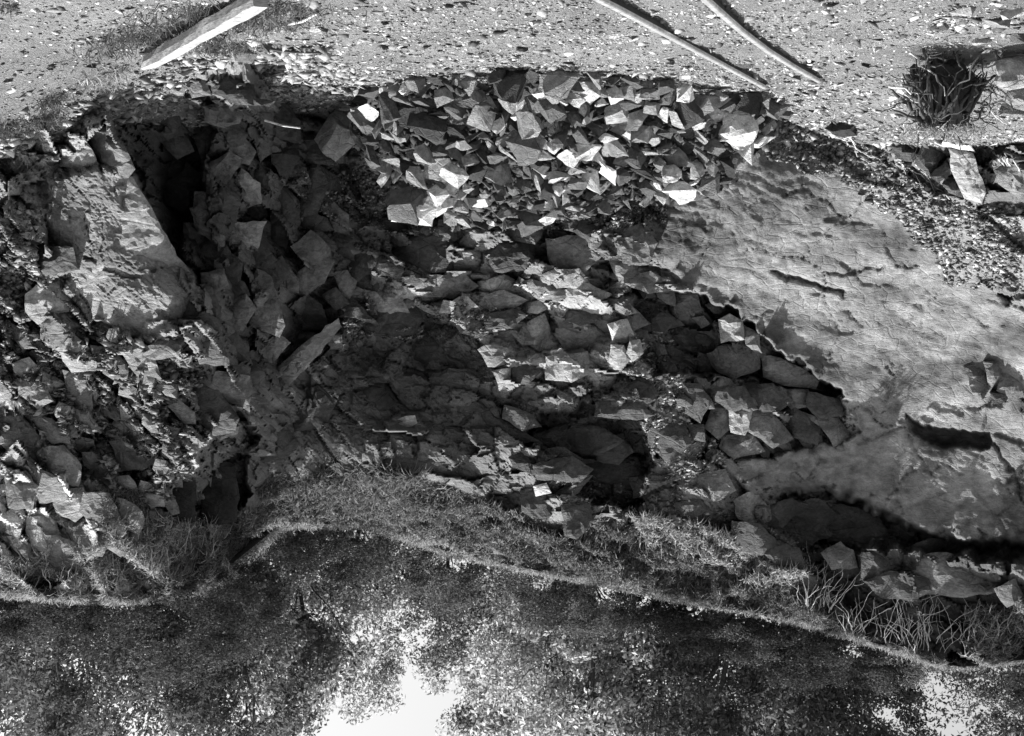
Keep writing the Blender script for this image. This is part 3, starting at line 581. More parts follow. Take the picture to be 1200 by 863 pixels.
NAMED = [ # px, py, half-length px, kind, tone, rotation about the view axis (deg), label
 (396,158,30,'flake','light',-50,'large pale flat stone lying at the far left end of the stone heap'),
 (425,148,22,'flake','mid',50,'long grey leaning flake near the left end of the heap'),
 (452,128,22,'flake','mid',60,'big flat grey flake standing in the upper left of the heap'),
 (500,152,24,'block','dark',10,'dark rough block in the left part of the heap'),
 (484,254,24,'plate','pale',10,'pale slab lying apart below the left end of the heap'),
 (475,240,22,'block','mid',0,'grey block lying above the pale slab apart from the heap'),
 (597,100,22,'block','dark',0,'dark striped block at the top edge of the heap'),
 (652,98,24,'flake','light',15,'long pale pointed flake at the top edge of the heap'),
 (565,137,17,'block','light',10,'light six sided stone in the middle left of the heap'),
 (532,205,16,'flake','pale',30,'bright rounded pale flake low in the left half of the heap'),
 (619,146,17,'block','light',70,'light upright block beside the centre of the heap'),
 (614,175,26,'flake','mid',25,'long grey flake lying across the centre of the heap'),
 (684,177,18,'wedge','pale',10,'bright wedge with a dark underside right of the heap centre'),
 (667,185,13,'flake','pale',30,'bright oval stone just below the centre of the heap'),
 (695,212,15,'flake','pale',20,'brightest white flake in the lower middle of the heap'),
 (723,172,17,'block','light',0,'light mottled block in the right half of the heap'),
 (866,150,29,'boulder','pale',25,'largest pale rough boulder at the right end of the heap'),
 (876,176,17,'flake','pale',30,'pale square flake wedged below the largest pale boulder'),
 (787,204,15,'boulder','pale',5,'white rounded stone low in the right part of the heap'),
 (797,226,20,'flake','pale',5,'white flat stone at the bottom right edge of the heap'),
 (752,158,14,'block','light',-30,'light cube shaped stone in the right half of the heap'),
 (814,200,13,'block','light',60,'light rough stone left of the lower right boulder gap'),
 (808,133,18,'flake','dark',50,'dark leaning flake at the upper right of the heap'),
 (492,208,16,'wedge','light',20,'light triangular wedge at the lower left of the heap'),
 (500,180,16,'block','light',5,'light blunt stone beneath the dark rough block'),
 (520,115,14,'flake','light',-20,'light flake near the upper left edge of the heap'),
 (640,130,20,'flake','mid',50,'grey leaning flake in the upper middle of the heap'),
 (781,103,13,'block','mid',-15,'grey cubic stone on the upper right edge of the heap'),
 (880,120,16,'block','dark',5,'dark block at the upper right corner of the heap'),
]
SHORT = ['large pale flat end stone','long leaning flake near the left end','big standing flake at upper left','dark rough block','pale slab lying apart','grey block above the slab apart','dark striped block','long pale pointed top flake','light six sided stone','bright rounded flake low left','light upright block by the centre','long flake across the centre','bright wedge right of centre','bright oval stone','brightest white flake','light mottled block','largest pale boulder','pale square flake at the right','white rounded stone at the right','white flat stone at bottom right','light cube shaped stone','light rough stone at lower right','dark leaning flake at upper right','light triangular wedge','light blunt stone below the dark block','light flake at upper left edge','grey leaning flake at upper middle','grey cubic stone at upper right edge','dark corner block']
def beside(px, py):
    k = min(range(len(NAMED)), key=lambda i: (NAMED[i][0]-px)**2+(NAMED[i][1]-py)**2); dx, dy = px-NAMED[k][0], py-NAMED[k][1]
    w = ('right of' if dx > 0 else 'left of') if abs(dx) > abs(dy) else ('below' if dy > 0 else 'above')
    far = 'just ' if math.hypot(dx, dy) < 28 else 'farther '
    return far+w+' the '+SHORT[k]
placed = []
def heap_rot(roll, up=.0):
    return (Matrix.Rotation(math.radians(random.uniform(-38, 38))+.35, 3, 'X') @ Matrix.Rotation(math.radians(roll), 3, 'Y') @ Matrix.Rotation(random.uniform(-.6, .6), 3, 'Z')).to_euler()
for (px, py, r, kind, tone, roll, label) in NAMED:
    d = float(heap_d(px, py)) - .12 if sdist(np.array([px*1.]), np.array([py*1.]), HEAP)[0] < 20 else 13.6
    if py > 235 and px < 500: d = 13.4
    stone(atv(px, py, d), r*d/F, kind, tone, (math.radians(random.uniform(35, 70)), math.radians(roll), 0), label, None)
    placed.append((px, py, r*.8))
cand = RNG.uniform((380,85), (928,272), (30000,2)); inside = sdist(cand[:,0], cand[:,1], HEAP) < -3
cand = cand[inside]; n_st = 0
SIZEW = {'large': 17, 'medium-sized': 12.5, 'small': 9}
for (px, py) in cand:
    r = random.choices([17,12.3,9], [.24,.42,.34])[0]
    if py > 215 or px > 890: r *= .85
    if any((px-a)**2+(py-b)**2 < (.60*(r+c))**2 for a, b, c in placed): continue
    placed.append((px, py, r))
    tone = random.choices(['dark','mid','light','pale'], [.16,.32,.34,.18])[0]; kind = random.choices(['flake','block','wedge','plate'], [.34,.34,.26,.06])[0]
    d = float(heap_d(px, py)) + random.uniform(-.10, .22)
    where = ('left' if px < 520 else 'middle left' if px < 640 else 'middle right' if px < 770 else 'right')
    hgt = 'top edge' if py < 130 else 'upper part' if py < 165 else 'middle' if py < 205 else 'lower edge'
    szw = 'large' if r > 14 else 'medium-sized' if r > 10 else 'small'
    kw = {'flake': 'flat flake', 'block': 'blocky stone', 'wedge': 'wedge-shaped stone', 'plate': 'thin plate'}[kind]
    stone(atv(px, py, d), r*1.12*d/F, kind, tone, heap_rot(random.gauss(10, 35)),
          f'{szw} {tone.replace("mid","grey")} {kw} {beside(px, py)}', 'angular quarried stones in the heap'); n_st += 1
    if n_st >= 268: break
# packed small stuff behind the visible stones, darkened to paint gap shade
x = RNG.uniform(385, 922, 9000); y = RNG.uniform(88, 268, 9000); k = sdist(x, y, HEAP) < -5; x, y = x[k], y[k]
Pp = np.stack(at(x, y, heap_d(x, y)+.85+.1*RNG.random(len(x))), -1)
chips('heap_core', Pp, np.tile((0,-.5,.8), (len(Pp),1)), .05+.07*RNG.random(len(Pp)), .6, RNG.choice([.025,.04,.07], len(Pp)), 'broken stone packed inside the heap, darkened to deepen the shade between its visible stones', 'rubble')
# loose stones on the floor
LOOSE = [(927,88,13,'flake','light','flat pale stone on the floor past the end of the heap beside the rail'),(905,143,16,'flake','pale','pale flat stone on the floor at the right foot of the heap'),(985,146,19,'block','dark','dark half buried block at the back of the floor right of the heap'),
 (1085,38,9,'wedge','pale','small bright wedge stone on the floor above the tree stump'),(1100,28,14,'flake','mid','dark flat stone on the floor above the stump'),(1130,10,16,'flake','light','flat grey stone at the top edge of the floor near the white slab'),(1165,22,20,'flake','light','broad light stone below the white slab'),
 (1150,45,16,'block','light','light stone between the stump and the white slab'),(1195,40,14,'block','mid','grey stone at the border of the picture beside the white slab'),(1192,15,27,'plate','pale','large white slab in the corner of the quarry floor'),
 (1188,82,36,'boulder','light','large smooth light boulder behind the tree stump'),(1205,112,26,'boulder','light','light boulder touching the border of the picture near the stump'),(1193,122,20,'flake','dark','dark flat boulder under the light boulders beside the stump'),
 (372,33,13,'flake','pale','pale leaf shaped stone lying near the timber end'),(380,12,12,'flake','light','pale stone at the top of the picture near the timber'),(285,58,14,'block','mid','grey stone lying by the grass behind the timber'),(310,52,10,'block','mid','small grey stone lying past the grass behind the timber'),
 (870,75,13,'flake','mid','grey stone lying between the two rails near the heap'),(500,12,8,'wedge','pale','small white stone on the floor at the top of the picture'),(40,10,9,'flake','pale','pale stone on the bank at the far left corner'),(82,107,7,'flake','pale','small pale stone on the bank beside dark tufts')]
for (px, py, r, kind, tone, label) in LOOSE:
    d = float(floor_depth(px, max(py-22, 0) if r > 20 and py > 60 else py)); p = atv(px, py, d); p.z += r*.10*d/F
    if 'slab in' in label: d = 7.6; p = atv(px, py, d)
    stone(p, r*d/F, kind, tone, (random.uniform(-.3,.3), random.uniform(-.3,.3), random.uniform(0,6)), label, None, name='loose_stone')
SPOT = [(20,12,'by the black tuft in the corner'),(15,80,'on the open bank at the left border'),(60,130,'by the ragged dark tuft'),(75,50,'on the open bank left of the timber'),(120,95,'by the blunt timber end'),(140,12,'on the bank at the top border'),(230,65,'beside the middle of the timber'),(360,28,'by the pale leaf shaped stone'),(370,65,'by the dark dead stick'),(430,40,'on the gravel right of the dead stick'),(500,14,'by the small white stone at the top'),(500,70,'above the upper left of the heap'),(590,30,'on the open gravel above the heap'),(640,68,'just above the top of the heap'),(735,15,'by the thin rail at the top'),(820,55,'by the middle of the thin rail'),(845,8,'by the heavier rail at the top'),(890,42,'by the middle of the heavier rail'),(870,78,'between the two rail ends'),(960,78,'by the end of the heavier rail'),(990,25,'on the open gravel left of the stump'),(1050,65,'at the left side of the stump'),(1090,30,'by the bright wedge stone'),(1165,22,'by the broad light stone')]
for k in range(110):
    px = random.uniform(5, 1195); py = random.uniform(3, 85 if px > 330 else 160-px*.4); d = float(floor_depth(px, py)); r = random.uniform(3.5, 8)
    area = min(SPOT, key=lambda t: (t[0]-px)**2+(t[1]-py)**2)[2]; kd = random.choice(['flake','plate','wedge'])
    tone = random.choice(['dark','mid','light','pale']); p = atv(px, py, d)
    stone(p, r*d/F, kd, tone, (random.uniform(-.2,.2), random.uniform(-.2,.2), random.uniform(0,6)),
          f'{"tiny" if r < 5 else "small"} loose {tone.replace("mid","grey")} slate {kd} {area}', 'loose slate pieces scattered on the floor', name='loose_stone')

# ---------------------------------------------------------------- tubes: roots, twigs, trunks
class Tubes:
    def __init__(s): s.v, s.f = [], []
    def add(s, pts, r0, r1, n=4):
        pts = [Vector(p) for p in pts]; b = len(s.v); m = len(pts)
        for i, p in enumerate(pts):
            t = (pts[min(i+1, m-1)]-pts[max(i-1, 0)]); t = t.normalized() if t.length else Vector((0,0,1))
            a = t.orthogonal().normalized(); c = t.cross(a); r = r0+(r1-r0)*i/(m-1)
            for k in range(n):
                an = 2*math.pi*k/n; s.v.append(p+a*math.cos(an)*r+c*math.sin(an)*r)
        for i in range(m-1):
            for k in range(n): s.f.append((b+i*n+k, b+i*n+(k+1) % n, b+(i+1)*n+(k+1) % n, b+(i+1)*n+k))
    def build(s, name, mat, parent=None, smooth=True): return mesh_obj(name, s.v, s.f, mat, parent, smooth)
def wiggle(p, d, L, n, j, grav=0):
    pts = [Vector(p)]; d = Vector(d).normalized()
    for k in range(n):
        d = (d+Vector((random.gauss(0,j), random.gauss(0,j), random.gauss(0,j)-grav))).normalized(); pts.append(pts[-1]+d*L/n)
    return pts
# blades of grass as tapering bent strips
def blades(name, P, D, L, w, mat, parent=None, droop=.5):
    n = len(P); side = np.cross(D, RNG.normal(0, 1, (n,3))); side /= np.linalg.norm(side, axis=1)[:,None]+1e-9
    w = np.asarray(w)[:,None] if np.ndim(w) else w; L = L[:,None]
    g = np.array([0,0,-1.])*droop
    p1 = P+D*L*.5+g*L*.12; p2 = P+D*L*.95+g*L*.55
    V = np.stack([P-side*w, P+side*w, p1+side*w*.7, p1-side*w*.7, p2], 1).reshape(-1, 3)
    b = 5*np.arange(n)[:,None]; f = np.concatenate([b+np.array([0,1,2]), b+np.array([0,2,3]), b+np.array([3,2,4])]).reshape(-1, 3)
    return mesh_obj(name, V, f, mat, parent)

# ---------------------------------------------------------------- rails
def rail(pix, label):
    t = empty('rail', atv(pix[0][0], pix[0][1], float(floor_depth(*pix[0])))); tag(t, label, 'rail', 'rails of the quarry tramway')
    pts = []
    for (px, py) in pix:
        d = float(floor_depth(px, py)); pts.append(atv(px, py, d))
    for part, prof, mat in (('rail_head', [(-.024,.062),(.024,.062),(.024,.085),(.017,.092),(-.017,.092),(-.024,.085)], M_HEAD),
                            ('rail_web', [(-.045,-.03),(.045,-.03),(.045,.008),(.009,.016),(.009,.0618),(-.009,.0618),(-.009,.016),(-.045,.008)], M_RAIL)):
        v, f = [], []; n = len(prof)
        for i, p in enumerate(pts):
            tn = (pts[min(i+1, len(pts)-1)]-pts[max(i-1, 0)]).normalized(); s = Vector((tn.y, -tn.x, 0)).normalized()
            for (a, b) in prof: v.append(p+s*a*1.05+Vector((0,0,b-.03*i/(len(pts)-1))) - t.location)
        for i in range(len(pts)-1):
            for k in range(n): f.append((i*n+k, i*n+(k+1) % n, (i+1)*n+(k+1) % n, (i+1)*n+k))
        f.append(tuple(range(n))); f.append(tuple((len(pts)-1)*n+k for k in range(n)))
        mesh_obj(part, v, f, mat, t)
rail([(640,-52),(690,-20),(726,0),(775,28),(820,54),(862,78),(897,98)], 'thin worn steel rail ending nearer the stone heap')
rail([(790,-45),(820,-20),(840,0),(870,28),(900,52),(930,72),(960,90)], 'heavier rail with dark rusty side ending past the heap corner')

# ---------------------------------------------------------------- timber baulk in the grass
a, b = atv(168,72,9.5), atv(305,-8,7.5); a.z += .04; b.z += .04
t = (b-a).normalized(); s = t.cross(Vector((0,0,1))).normalized(); u = s.cross(t)
bm = bmesh.new(); R = []
for i in range(15):
    k = i/14; p = a.lerp(b, k); ring = []
    sq = .55 if i == 0 else 1
    for (x, y) in ((-.05,-.05),(.0,-.055),(.05,-.045),(.056,.0),(.05,.045),(.0,.052),(-.05,.048),(-.056,0)):
        ring.append(bm.verts.new(p+s*(x*sq+random.gauss(0,.004))+u*(y*sq+random.gauss(0,.004))+t*(random.gauss(0,.012) if i == 0 else 0)))
    R.append(ring)
for i in range(14):
    for k in range(8): bm.faces.new((R[i][k], R[i][(k+1) % 8], R[i+1][(k+1) % 8], R[i+1][k]))
bm.faces.new(R[0]); bm.faces.new(R[-1]); bmesh.ops.recalc_face_normals(bm, faces=bm.faces)
tag(bm_obj('timber_baulk', bm, M_LOG), 'bleached white squared timber lying half hidden in grass', 'timber')
for (p0, p1, r, lab) in (((338,24),(372,11),.012,'thin bleached stick on the ground past the timber end'),((310,138),(352,147),.012,'short stick lying on the ledge behind the timber'),((308,52),(375,58),.015,'dark dead stick on the ground behind the timber')):
    A_, B_ = [atv(x, y, min(float(floor_depth(x, y)), 12.2)) for x, y in (p0, p1)]; T = Tubes()
    T.add([A_+Vector((0,0,.03)), A_.lerp(B_, .5)+Vector((0,0,.045)), B_+Vector((0,0,.03))], r, r*.7, 6); tag(T.build('stick', M_ROOTD if 'dark' in lab else M_ROOT), lab, 'stick')
def tuft(px, py, n, L, spread, mat, label, w=.004, name='grass_tuft'):
    d = float(min(floor_depth(px, py), face_d(np.array([px*1.]), np.array([py*1.]))[0])); c = np.array(at(px, py, d))
    P = c+np.c_[RNG.normal(0, spread, n), RNG.normal(0, spread*.8, n), np.zeros(n)]; P[:,2] = np.maximum(ground_z(P[:,0], P[:,1]), c[2]-.1)
    D = np.c_[RNG.normal(0, .55, n), RNG.normal(0, .55, n), np.ones(n)*.8]; D /= np.linalg.norm(D, axis=1)[:,None]
    o = blades(name, P-c, D, L*RNG.uniform(.5, 1.2, n), w, mat, None, .8); o.location = c; tag(o, label, 'grass tuft', kind='stuff'); return o
tuft(50,140,260,.22,.10,M_GRASSD,'dark ragged grass tuft on the bank at the left'); tuft(62,112,160,.2,.07,M_GRASSD,'small dark tuft just above the ragged tuft on the bank')
tuft(125,88,260,.22,.13,M_GRASS,'dry curling grass tuft at the blunt end of the timber'); tuft(160,45,420,.2,.22,M_GRASSD,'dark grass growing along the outer side of the timber')
tuft(238,42,200,.22,.12,M_GRASSD,'dark tuft hanging over the near edge of the timber'); tuft(205,28,420,.2,.2,M_GRASSD,'dark grass tuft over the middle of the timber'); tuft(250,12,420,.22,.2,M_GRASSD,'dark grass tuft near the top end of the timber')
tuft(268,52,300,.2,.13,M_GRASSD,'dark grass tuft behind the timber by the grey stones'); tuft(300,22,420,.22,.2,M_GRASSD,'dense grass tuft at the inner side of the timber top')
tuft(330,8,300,.2,.16,M_GRASSD,'grass at the top of the picture by the pale leaf shaped stone'); tuft(5,150,200,.2,.12,M_GRASSD,'dark grass tuft at the outer edge of the bank')
tuft(8,4,60,.12,.04,M_GRASSD,'tiny black tuft in the outer corner of the bank')

# ---------------------------------------------------------------- upturned stump with its roots
sc_ = atv(1112,110,float(floor_depth(1122,58))+.15); st = empty('tree_stump', sc_); tag(st, 'upturned tree stump with tangled dark roots and lit mossy top', 'tree stump')
bm = bmesh.new(); bmesh.ops.create_icosphere(bm, subdivisions=4, radius=1)
for v in bm.verts:
    p = v.co.copy(); k = 1+.5*mnoise.fractal(p*2.3+Vector((3,1,2)), .9, 2, 5); w_ = .27-.09*p.z
    v.co = Vector((p.x*w_*k-.02, p.y*.2*k+.2, p.z*.30*k))
bm_obj('stump_body', bm, M_SOIL, st)
T3 = Tubes()
for k in range(46):
    an = random.uniform(0, 2*math.pi); top = Vector((.19*math.cos(an), .14*math.sin(an)+.12, random.uniform(.12,.3)))
    d_ = Vector((math.cos(an)*1.0, math.sin(an)*.8, -random.uniform(.5,2.2)))
    T3.add([p for p in wiggle(top, d_, random.uniform(.22,.5), 9, .2, .12) if p.z > -.45], random.uniform(.018,.042), .006, 6)
T3.build('stump_roots', M_ROOTD, st)
rng_roots = [(1060,55,1190,60),(1065,62,1110,110),(1080,55,1085,130),(1085,75,1120,95),(1150,60,1110,115),(1175,90,1120,105),(1060,100,1100,120),(1040,103,1075,110),(1098,140,1140,118),(1140,118,1150,70),(1072,95,1090,150),(1188,125,1150,90),(1165,60,1180,120),(1120,60,1115,105)]
T = Tubes(); T2 = Tubes()
for (x0, y0, x1, y1) in rng_roots:
    A_ = atv(x0, y0, sc_.y-.10+random.uniform(-.1,.1))-sc_; B_ = atv(x1, y1, sc_.y-.12+random.uniform(-.1,.05))-sc_
    pts = [A_.lerp(B_, k/7)+Vector((random.gauss(0,.016), -.10*math.sin(math.pi*k/7), random.gauss(0,.016))) for k in range(8)]
    (T if random.random() < .5 else T2).add(pts, random.uniform(.007,.016), .004, 5)
for k in range(90):
    an = random.uniform(0, 2*math.pi); p = Vector((math.cos(an)*.30, random.uniform(-.15,.15), math.sin(an)*.28))
    (T2 if random.random() < .72 else T).add(wiggle(p, (math.cos(an+random.gauss(0,.9)), random.uniform(-.8,.2), math.sin(an)*.6), random.uniform(.15,.42), 8, .35, .05), random.uniform(.004,.013), .002, 4)
T.build('pale_roots', M_ROOT, st)['label'] = 'pale dry roots catching the light'; T2.build('dark_roots', M_ROOTD, st)
n = 900; an = RNG.uniform(0, 2*np.pi, n)
P = np.c_[RNG.uniform(-.33,.3,n), RNG.uniform(-.1,.3,n), RNG.uniform(.26,.34,n)]; D = np.c_[RNG.normal(0,.6,n), RNG.normal(0,.5,n), np.ones(n)]; D /= np.linalg.norm(D, axis=1)[:,None]
blades('moss_cap', P, D, RNG.uniform(.03,.08,n), .004, M_GRASS, st)
for (px, py, dx) in ((980,160,(40,32)),(1050,190,(50,45)),(1165,180,(35,50))):
    T = Tubes(); d = float(min(floor_depth(px, py), face_d(np.array([px*1.]), np.array([py*1.]))[0]))-.12
    for k in range(4):
        pts = []
        for q_ in range(9):
            x_ = px+dx[0]*q_/8+random.gauss(0,1.5)+k*5; y_ = py+dx[1]*q_/8+random.gauss(0,2); dd_ = float(min(floor_depth(x_, y_), face_d(np.array([x_]), np.array([y_]))[0]))-.05
            pts.append(atv(x_, y_, dd_))
        T.add(pts, .012, .004, 4)
    o = T.build('surface_roots', M_ROOT); o.data.transform(Matrix.Translation(-atv(px,py,d))); o.location = atv(px,py,d)
    tag(o, {980:'thin pale roots crossing the scree near the heap end',1050:'pale roots running over the scree beside the dark cracked boulder',1165:'pale roots beside the upright light block'}[px], 'roots')

# ---------------------------------------------------------------- turf, scrub and hanging roots at the rim
n = 48000
al = np.r_[0, np.cumsum(np.hypot(*np.diff(RIM, axis=0).T))]; x = np.interp(RNG.uniform(60, al[-1]-60, n), al, RIM[:,0]); ry = rim_y(x); st_ = (x > 228) & (x < 330); x = x+np.where(st_, RNG.normal(0, 5, n), 0); y = ry+RNG.normal(0, 1, n)*np.where(st_, 5, 2.4)+1.5
D0 = face_d(x, y); P = np.stack(at(x, y, D0-.04), -1)
D = np.c_[RNG.normal(0,.5,n), -.35+RNG.normal(0,.5,n), .75+RNG.normal(0,.35,n)]; D /= np.linalg.norm(D, axis=1)[:,None]
tag(blades('rim_grass', P, D, RNG.uniform(.08,.26,n), .007, M_GRASS, None, .9), 'pale dry grass fringe along the rim of the rock face', 'grass', kind='stuff')
def scrub(poly, n, L0, L1, mat, label, name='undergrowth', w=.012):
    P2 = np.array(poly, float); lo, hi = P2.min(0), P2.max(0); x = RNG.uniform(lo[0], hi[0], n*3); y = RNG.uniform(lo[1], hi[1], n*3)
    k = sdist(x+16*fbm(x/18, y/18, 4, 3), y+16*fbm(x/18, y/18, 5, 3), poly) < 0; x, y = x[k][:n], y[k][:n]; m = len(x)
    Pq = np.stack(at(x, y, face_d(x, y)-.05-.25*np.clip(fbm(x/9, y/9, 6, 3)+.3, 0, 1)), -1)
    D = np.c_[RNG.normal(0,.6,m), -.5+RNG.normal(0,.5,m), .3+RNG.normal(0,.6,m)]; D /= np.linalg.norm(D, axis=1)[:,None]
    tag(blades(name, Pq, D, RNG.uniform(L0,L1,m), w, mat, None, 1.0), label, 'undergrowth', kind='stuff')
scrub([(310,560),(360,568),(440,552),(500,560),(560,585),(640,620),(660,670),(520,640),(430,612),(320,612)], 15000, .06, .22, M_SCRUB, 'low tangled undergrowth spilling over the rim left of centre')
scrub([(640,620),(700,610),(760,640),(860,680),(950,700),(1000,745),(880,715),(800,702),(720,684),(650,668)], 15000, .06, .22, M_SCRUB, 'low tangled undergrowth under the rim right of centre')
scrub([(730,600),(800,610),(900,640),(960,660),(960,680),(900,685),(820,660),(760,635)], 4500, .06, .2, M_GRASS, 'pale dry brush lying on the sloping ledge under the rim')
scrub([(150,640),(200,600),(300,600),(300,640),(230,685),(150,690),(0,680),(0,650)], 7000, .06, .25, M_GRASS, 'pale dry grass and brush on the rim at the left end', w=.008)
scrub([(190,690),(205,665),(285,612),(315,592),(322,606),(292,636),(235,686)], 4500, .08, .22, M_SCRUB, 'matted undergrowth where the left rim climbs to the corner')
scrub([(300,575),(360,560),(440,545),(520,565),(560,600),(440,605),(320,608)], 5000, .15, .45, M_SCRUB, 'taller tangled undergrowth on the grassy mound')
scrub([(1130,720),(1200,710),(1200,765),(1130,775)], 3000, .06, .2, M_GRASS, 'pale dry brush on the rim at the right end')
scrub([(130,560),(170,580),(180,640),(110,650)], 2200, .05, .2, M_SCRUB, 'thin scrub growing on the pale broken rock at the left', w=.008)
def roots(cx, cy, wpx, n, L, label, mat=M_ROOT, up=False, r=.012):
    T = Tubes(); c, nn = surf(cx, cy); c = c-Vector((0,.25,0))
    for k in range(n):
        x_ = cx+random.uniform(-wpx, wpx); y_ = cy+random.uniform(-8, 8); p, nn = surf(x_, y_); p = p-Vector((0,random.uniform(.1,.45),0))-c
        T.add(wiggle(p, (random.gauss(0,.3), -.1, random.uniform(.2,1) if up else -1), random.uniform(.3,1)*L, 14, .17, 0 if up else .06), random.uniform(.3,1)*r, .002, 4)
        if k % 3 == 0:
            q_ = T.v[-20]; T.add(wiggle(q_, (random.gauss(0,1), -.2, -.5), L*.35, 5, .3), .004, .002, 3)
    o = T.build('hanging_roots', mat); o.location = c; tag(o, label, 'roots', kind='stuff'); return o
roots(1060,745,34,34,1.5,'dense bundle of pale roots hanging under the rim at the right')
roots(1105,752,50,30,1.1,'sparser thin roots hanging right of the dense root bundle',r=.009)
roots(1010,735,40,26,1.0,'thin roots hanging left of the dense root bundle',r=.009)
roots(955,705,22,26,1.2,'pale roots spilling down beside the brush ledge',r=.013)
roots(1170,735,28,20,1.1,'roots hanging at the outer right end of the rim',r=.009)
roots(215,655,38,26,.9,'pale bare roots and twigs at the left rim',r=.013)
roots(275,640,30,22,.9,'thin twigs by the dark fissure under the left rim',r=.009)
roots(90,672,70,26,.6,'low twigs lying along the far left rim',r=.010)
roots(450,600,60,24,.6,'thin roots in the undergrowth left of centre',r=.007); roots(760,640,60,26,.7,'thin roots in the undergrowth right of centre',r=.009)
roots(60,470,40,14,.5,'thin creepers hanging over the dark shattered rubble',M_ROOTD,r=.006)
# black rotten posts standing in the fissure
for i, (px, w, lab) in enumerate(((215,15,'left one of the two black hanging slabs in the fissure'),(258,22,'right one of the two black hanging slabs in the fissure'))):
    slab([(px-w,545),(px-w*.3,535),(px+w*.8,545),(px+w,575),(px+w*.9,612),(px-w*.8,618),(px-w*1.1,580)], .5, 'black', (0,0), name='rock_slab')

# ---------------------------------------------------------------- trees above the rim
def crown_mesh(seed, nclump, nleaf, rx, rz, ls):
    r = np.random.default_rng(seed)
    C = r.normal(0, 1, (nclump,3)); C /= np.linalg.norm(C, axis=1)[:,None]; C *= r.uniform(.35, 1, (nclump,1))**.6; C *= (rx, rx, rz)
    ci = r.integers(0, nclump, nleaf); cs = r.uniform(.35, .85, nclump)[ci][:,None]
    g = r.normal(0, 1, (nleaf,3)); g /= np.linalg.norm(g, axis=1)[:,None]; g *= r.uniform(0, 1, (nleaf,1))**.45
    P = C[ci]+g*cs*(1.15,1.15,.7)
    u = r.normal(0,1,(nleaf,3)); u /= np.linalg.norm(u, axis=1)[:,None]; v = np.cross(u, r.normal(0,1,(nleaf,3))); v /= np.linalg.norm(v, axis=1)[:,None]
    L = ls*r.uniform(.6,1.3,(nleaf,1)); u = u*L; v = v*L*.42
    V = np.stack([P-u*.5, P+v*.5, P+u*.5, P-v*.5], 1).reshape(-1, 3)
    f = np.arange(4*nleaf).reshape(-1, 4); return V, f, C
CR = [crown_mesh(300+i, 48, 13000, 2.3, 3.0, .15) for i in range(4)]
CRM = []
for i, (V, f, C) in enumerate(CR):
    o = mesh_obj('crown', V, f, M_LEAF); me = o.data; bpy.data.objects.remove(o); CRM.append((me, C))
def tree(i, px, d, hc, kind, label, leaf=None, sc=1.0):
    X0 = (600-px)*d/F; Zg = float(bank_z(np.array([X0]), np.array([d]))[0]); me, C = CRM[i % 4]
    t = empty('tree', (X0, d, Zg)); tag(t, label, 'tree', 'trees above the quarry rim')
    cr = bpy.data.objects.new('crown', me); COL.objects.link(cr); cr.parent = t; cr.location = (0,0,hc); cr.scale = (sc,sc,sc); cr.rotation_euler = (0,0,i*1.1)
    if leaf: cr.material_slots[0].link = 'OBJECT'; cr.material_slots[0].material = leaf
    T = Tubes(); tr = [Vector((0,0,-.6))]
    for k in range(9): tr.append(tr[-1]+Vector((random.gauss(0,.08), random.gauss(0,.08), (hc+2.4)/9)))
    T.add(tr, .10*sc, .03, 8); T.build('trunk', M_BARK, t)
    T = Tubes(); rot = Matrix.Rotation(i*1.1, 3, 'Z')
    for c in C[:14]:
        e = rot @ Vector(c)*sc+Vector((0,0,hc)); s0 = tr[min(9, max(2, int((e.z-.6)/(hc+2.4)*9)))]
        T.add([s0, s0.lerp(e, .35)+Vector((0,0,.1)), s0.lerp(e, .7)+Vector((random.gauss(0,.1),0,random.gauss(0,.1))), e], .025, .007, 4)
    T.build('branches', M_BARK, t)
TR = [(60,24.5,2.8,1.0),(-90,29,4,1.0),(222,25,3.0,.85),(280,24.5,3.4,1.0),(352,26,2.6,.85),(645,26.5,2.8,.8),(690,25,3.4,1.0),(775,26,4.0,1.0),(870,25,3.2,1.0),(955,26,4,1.05),(1050,25,3.0,.8),(1250,25,3.4,.9),
      (80,29,5.4,1.2),(255,30,5.5,1.2),(330,33,5,1.2),(655,31,5.2,1.2),(750,31,6.0,1.2),(890,30,5.6,1.2),(985,32,5.4,1.1),(1330,30,5,1.1),(20,34,6.4,1.3),(575,37,7.4,1.0),(388,33,5.6,1.0),(482,36,2.9,1.0),(590,33,5.2,1.0),(428,28,1.6,.75),(525,28,1.5,.75)]
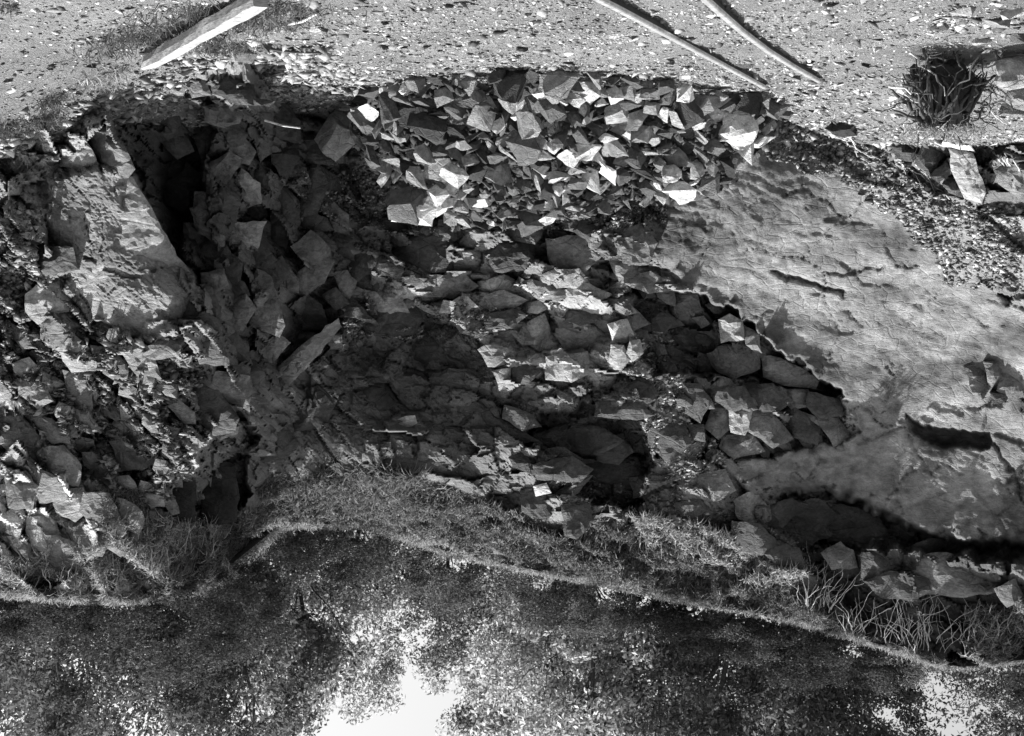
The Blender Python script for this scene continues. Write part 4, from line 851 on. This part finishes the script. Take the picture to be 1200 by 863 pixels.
LAND = [(-90,'just outside the left border'),(-40,'at the very left border'),(22,'above the left rim corner'),(84,'above the pale broken rocks at the left'),(146,'above the twigs of the left rim'),(208,'above the bare twigs beside the fissure'),(270,'above the dark fissure'),(332,'at the inner corner of the rim'),
 (394,'above the left end of the grassy mound'),(456,'above the crest of the grassy mound'),(518,'above the right end of the grassy mound'),(560,'above the bright gaps right of the mound'),(600,'right of the large bright gap'),(642,'above the dark hollow in the face'),(704,'above the gully of pale rubble'),(766,'above the sloping brush ledge'),(828,'above the end of the brush ledge'),
 (890,'above the jointed dark blocks'),(952,'above the spilling pale roots'),(1014,'left of the dense hanging roots'),(1076,'above the dense hanging roots'),(1138,'above the sparse hanging roots'),(1200,'at the right border'),(1262,'just outside the right border'),(1330,'far outside the right border')]
def land(px, used):
    for _, w in sorted(LAND, key=lambda t: abs(t[0]-px)):
        if w not in used: used.add(w); return w
USED = [set(), set(), set()]
for i, (px, d, hc, s) in enumerate(TR):
    lab = f'leafy front row tree {land(px, USED[0])}' if d < 27 else f'taller leafy back row tree {land(px, USED[1])}'
    tree(i, px, d, hc, 0, lab, M_LEAF2 if i in (4,5,6,14,15,21,22,23) else None, s)
def bush(i, px, d, s, label):
    X0 = (600-px)*d/F; Zg = float(bank_z(np.array([X0]), np.array([d]))[0]); me, C = CRM[(i+1) % 4]
    o = bpy.data.objects.new('bush', me); COL.objects.link(o); o.location = (X0, d, Zg+.55*s); o.scale = (.42*s,.36*s,.28*s); o.rotation_euler = (0,0,i*.9)
    o.material_slots[0].link = 'OBJECT'; o.material_slots[0].material = M_LEAF if i % 3 == 0 else M_LEAFD
    tag(o, label, 'bush', 'bushes along the rim')
for i, px in enumerate(list(range(-40, 1260, 62))):
    if 560 < px < 625 or 440 < px < 480 or 140 < px < 160 or 1110 < px < 1150: continue
    d = float(np.interp(-(px-600)*22/F, RXs, RYs))+.9+random.uniform(0,1)
    bush(i, px, d, random.uniform(.9,1.3), f'low dark bush on the rim {land(px, USED[2])}')
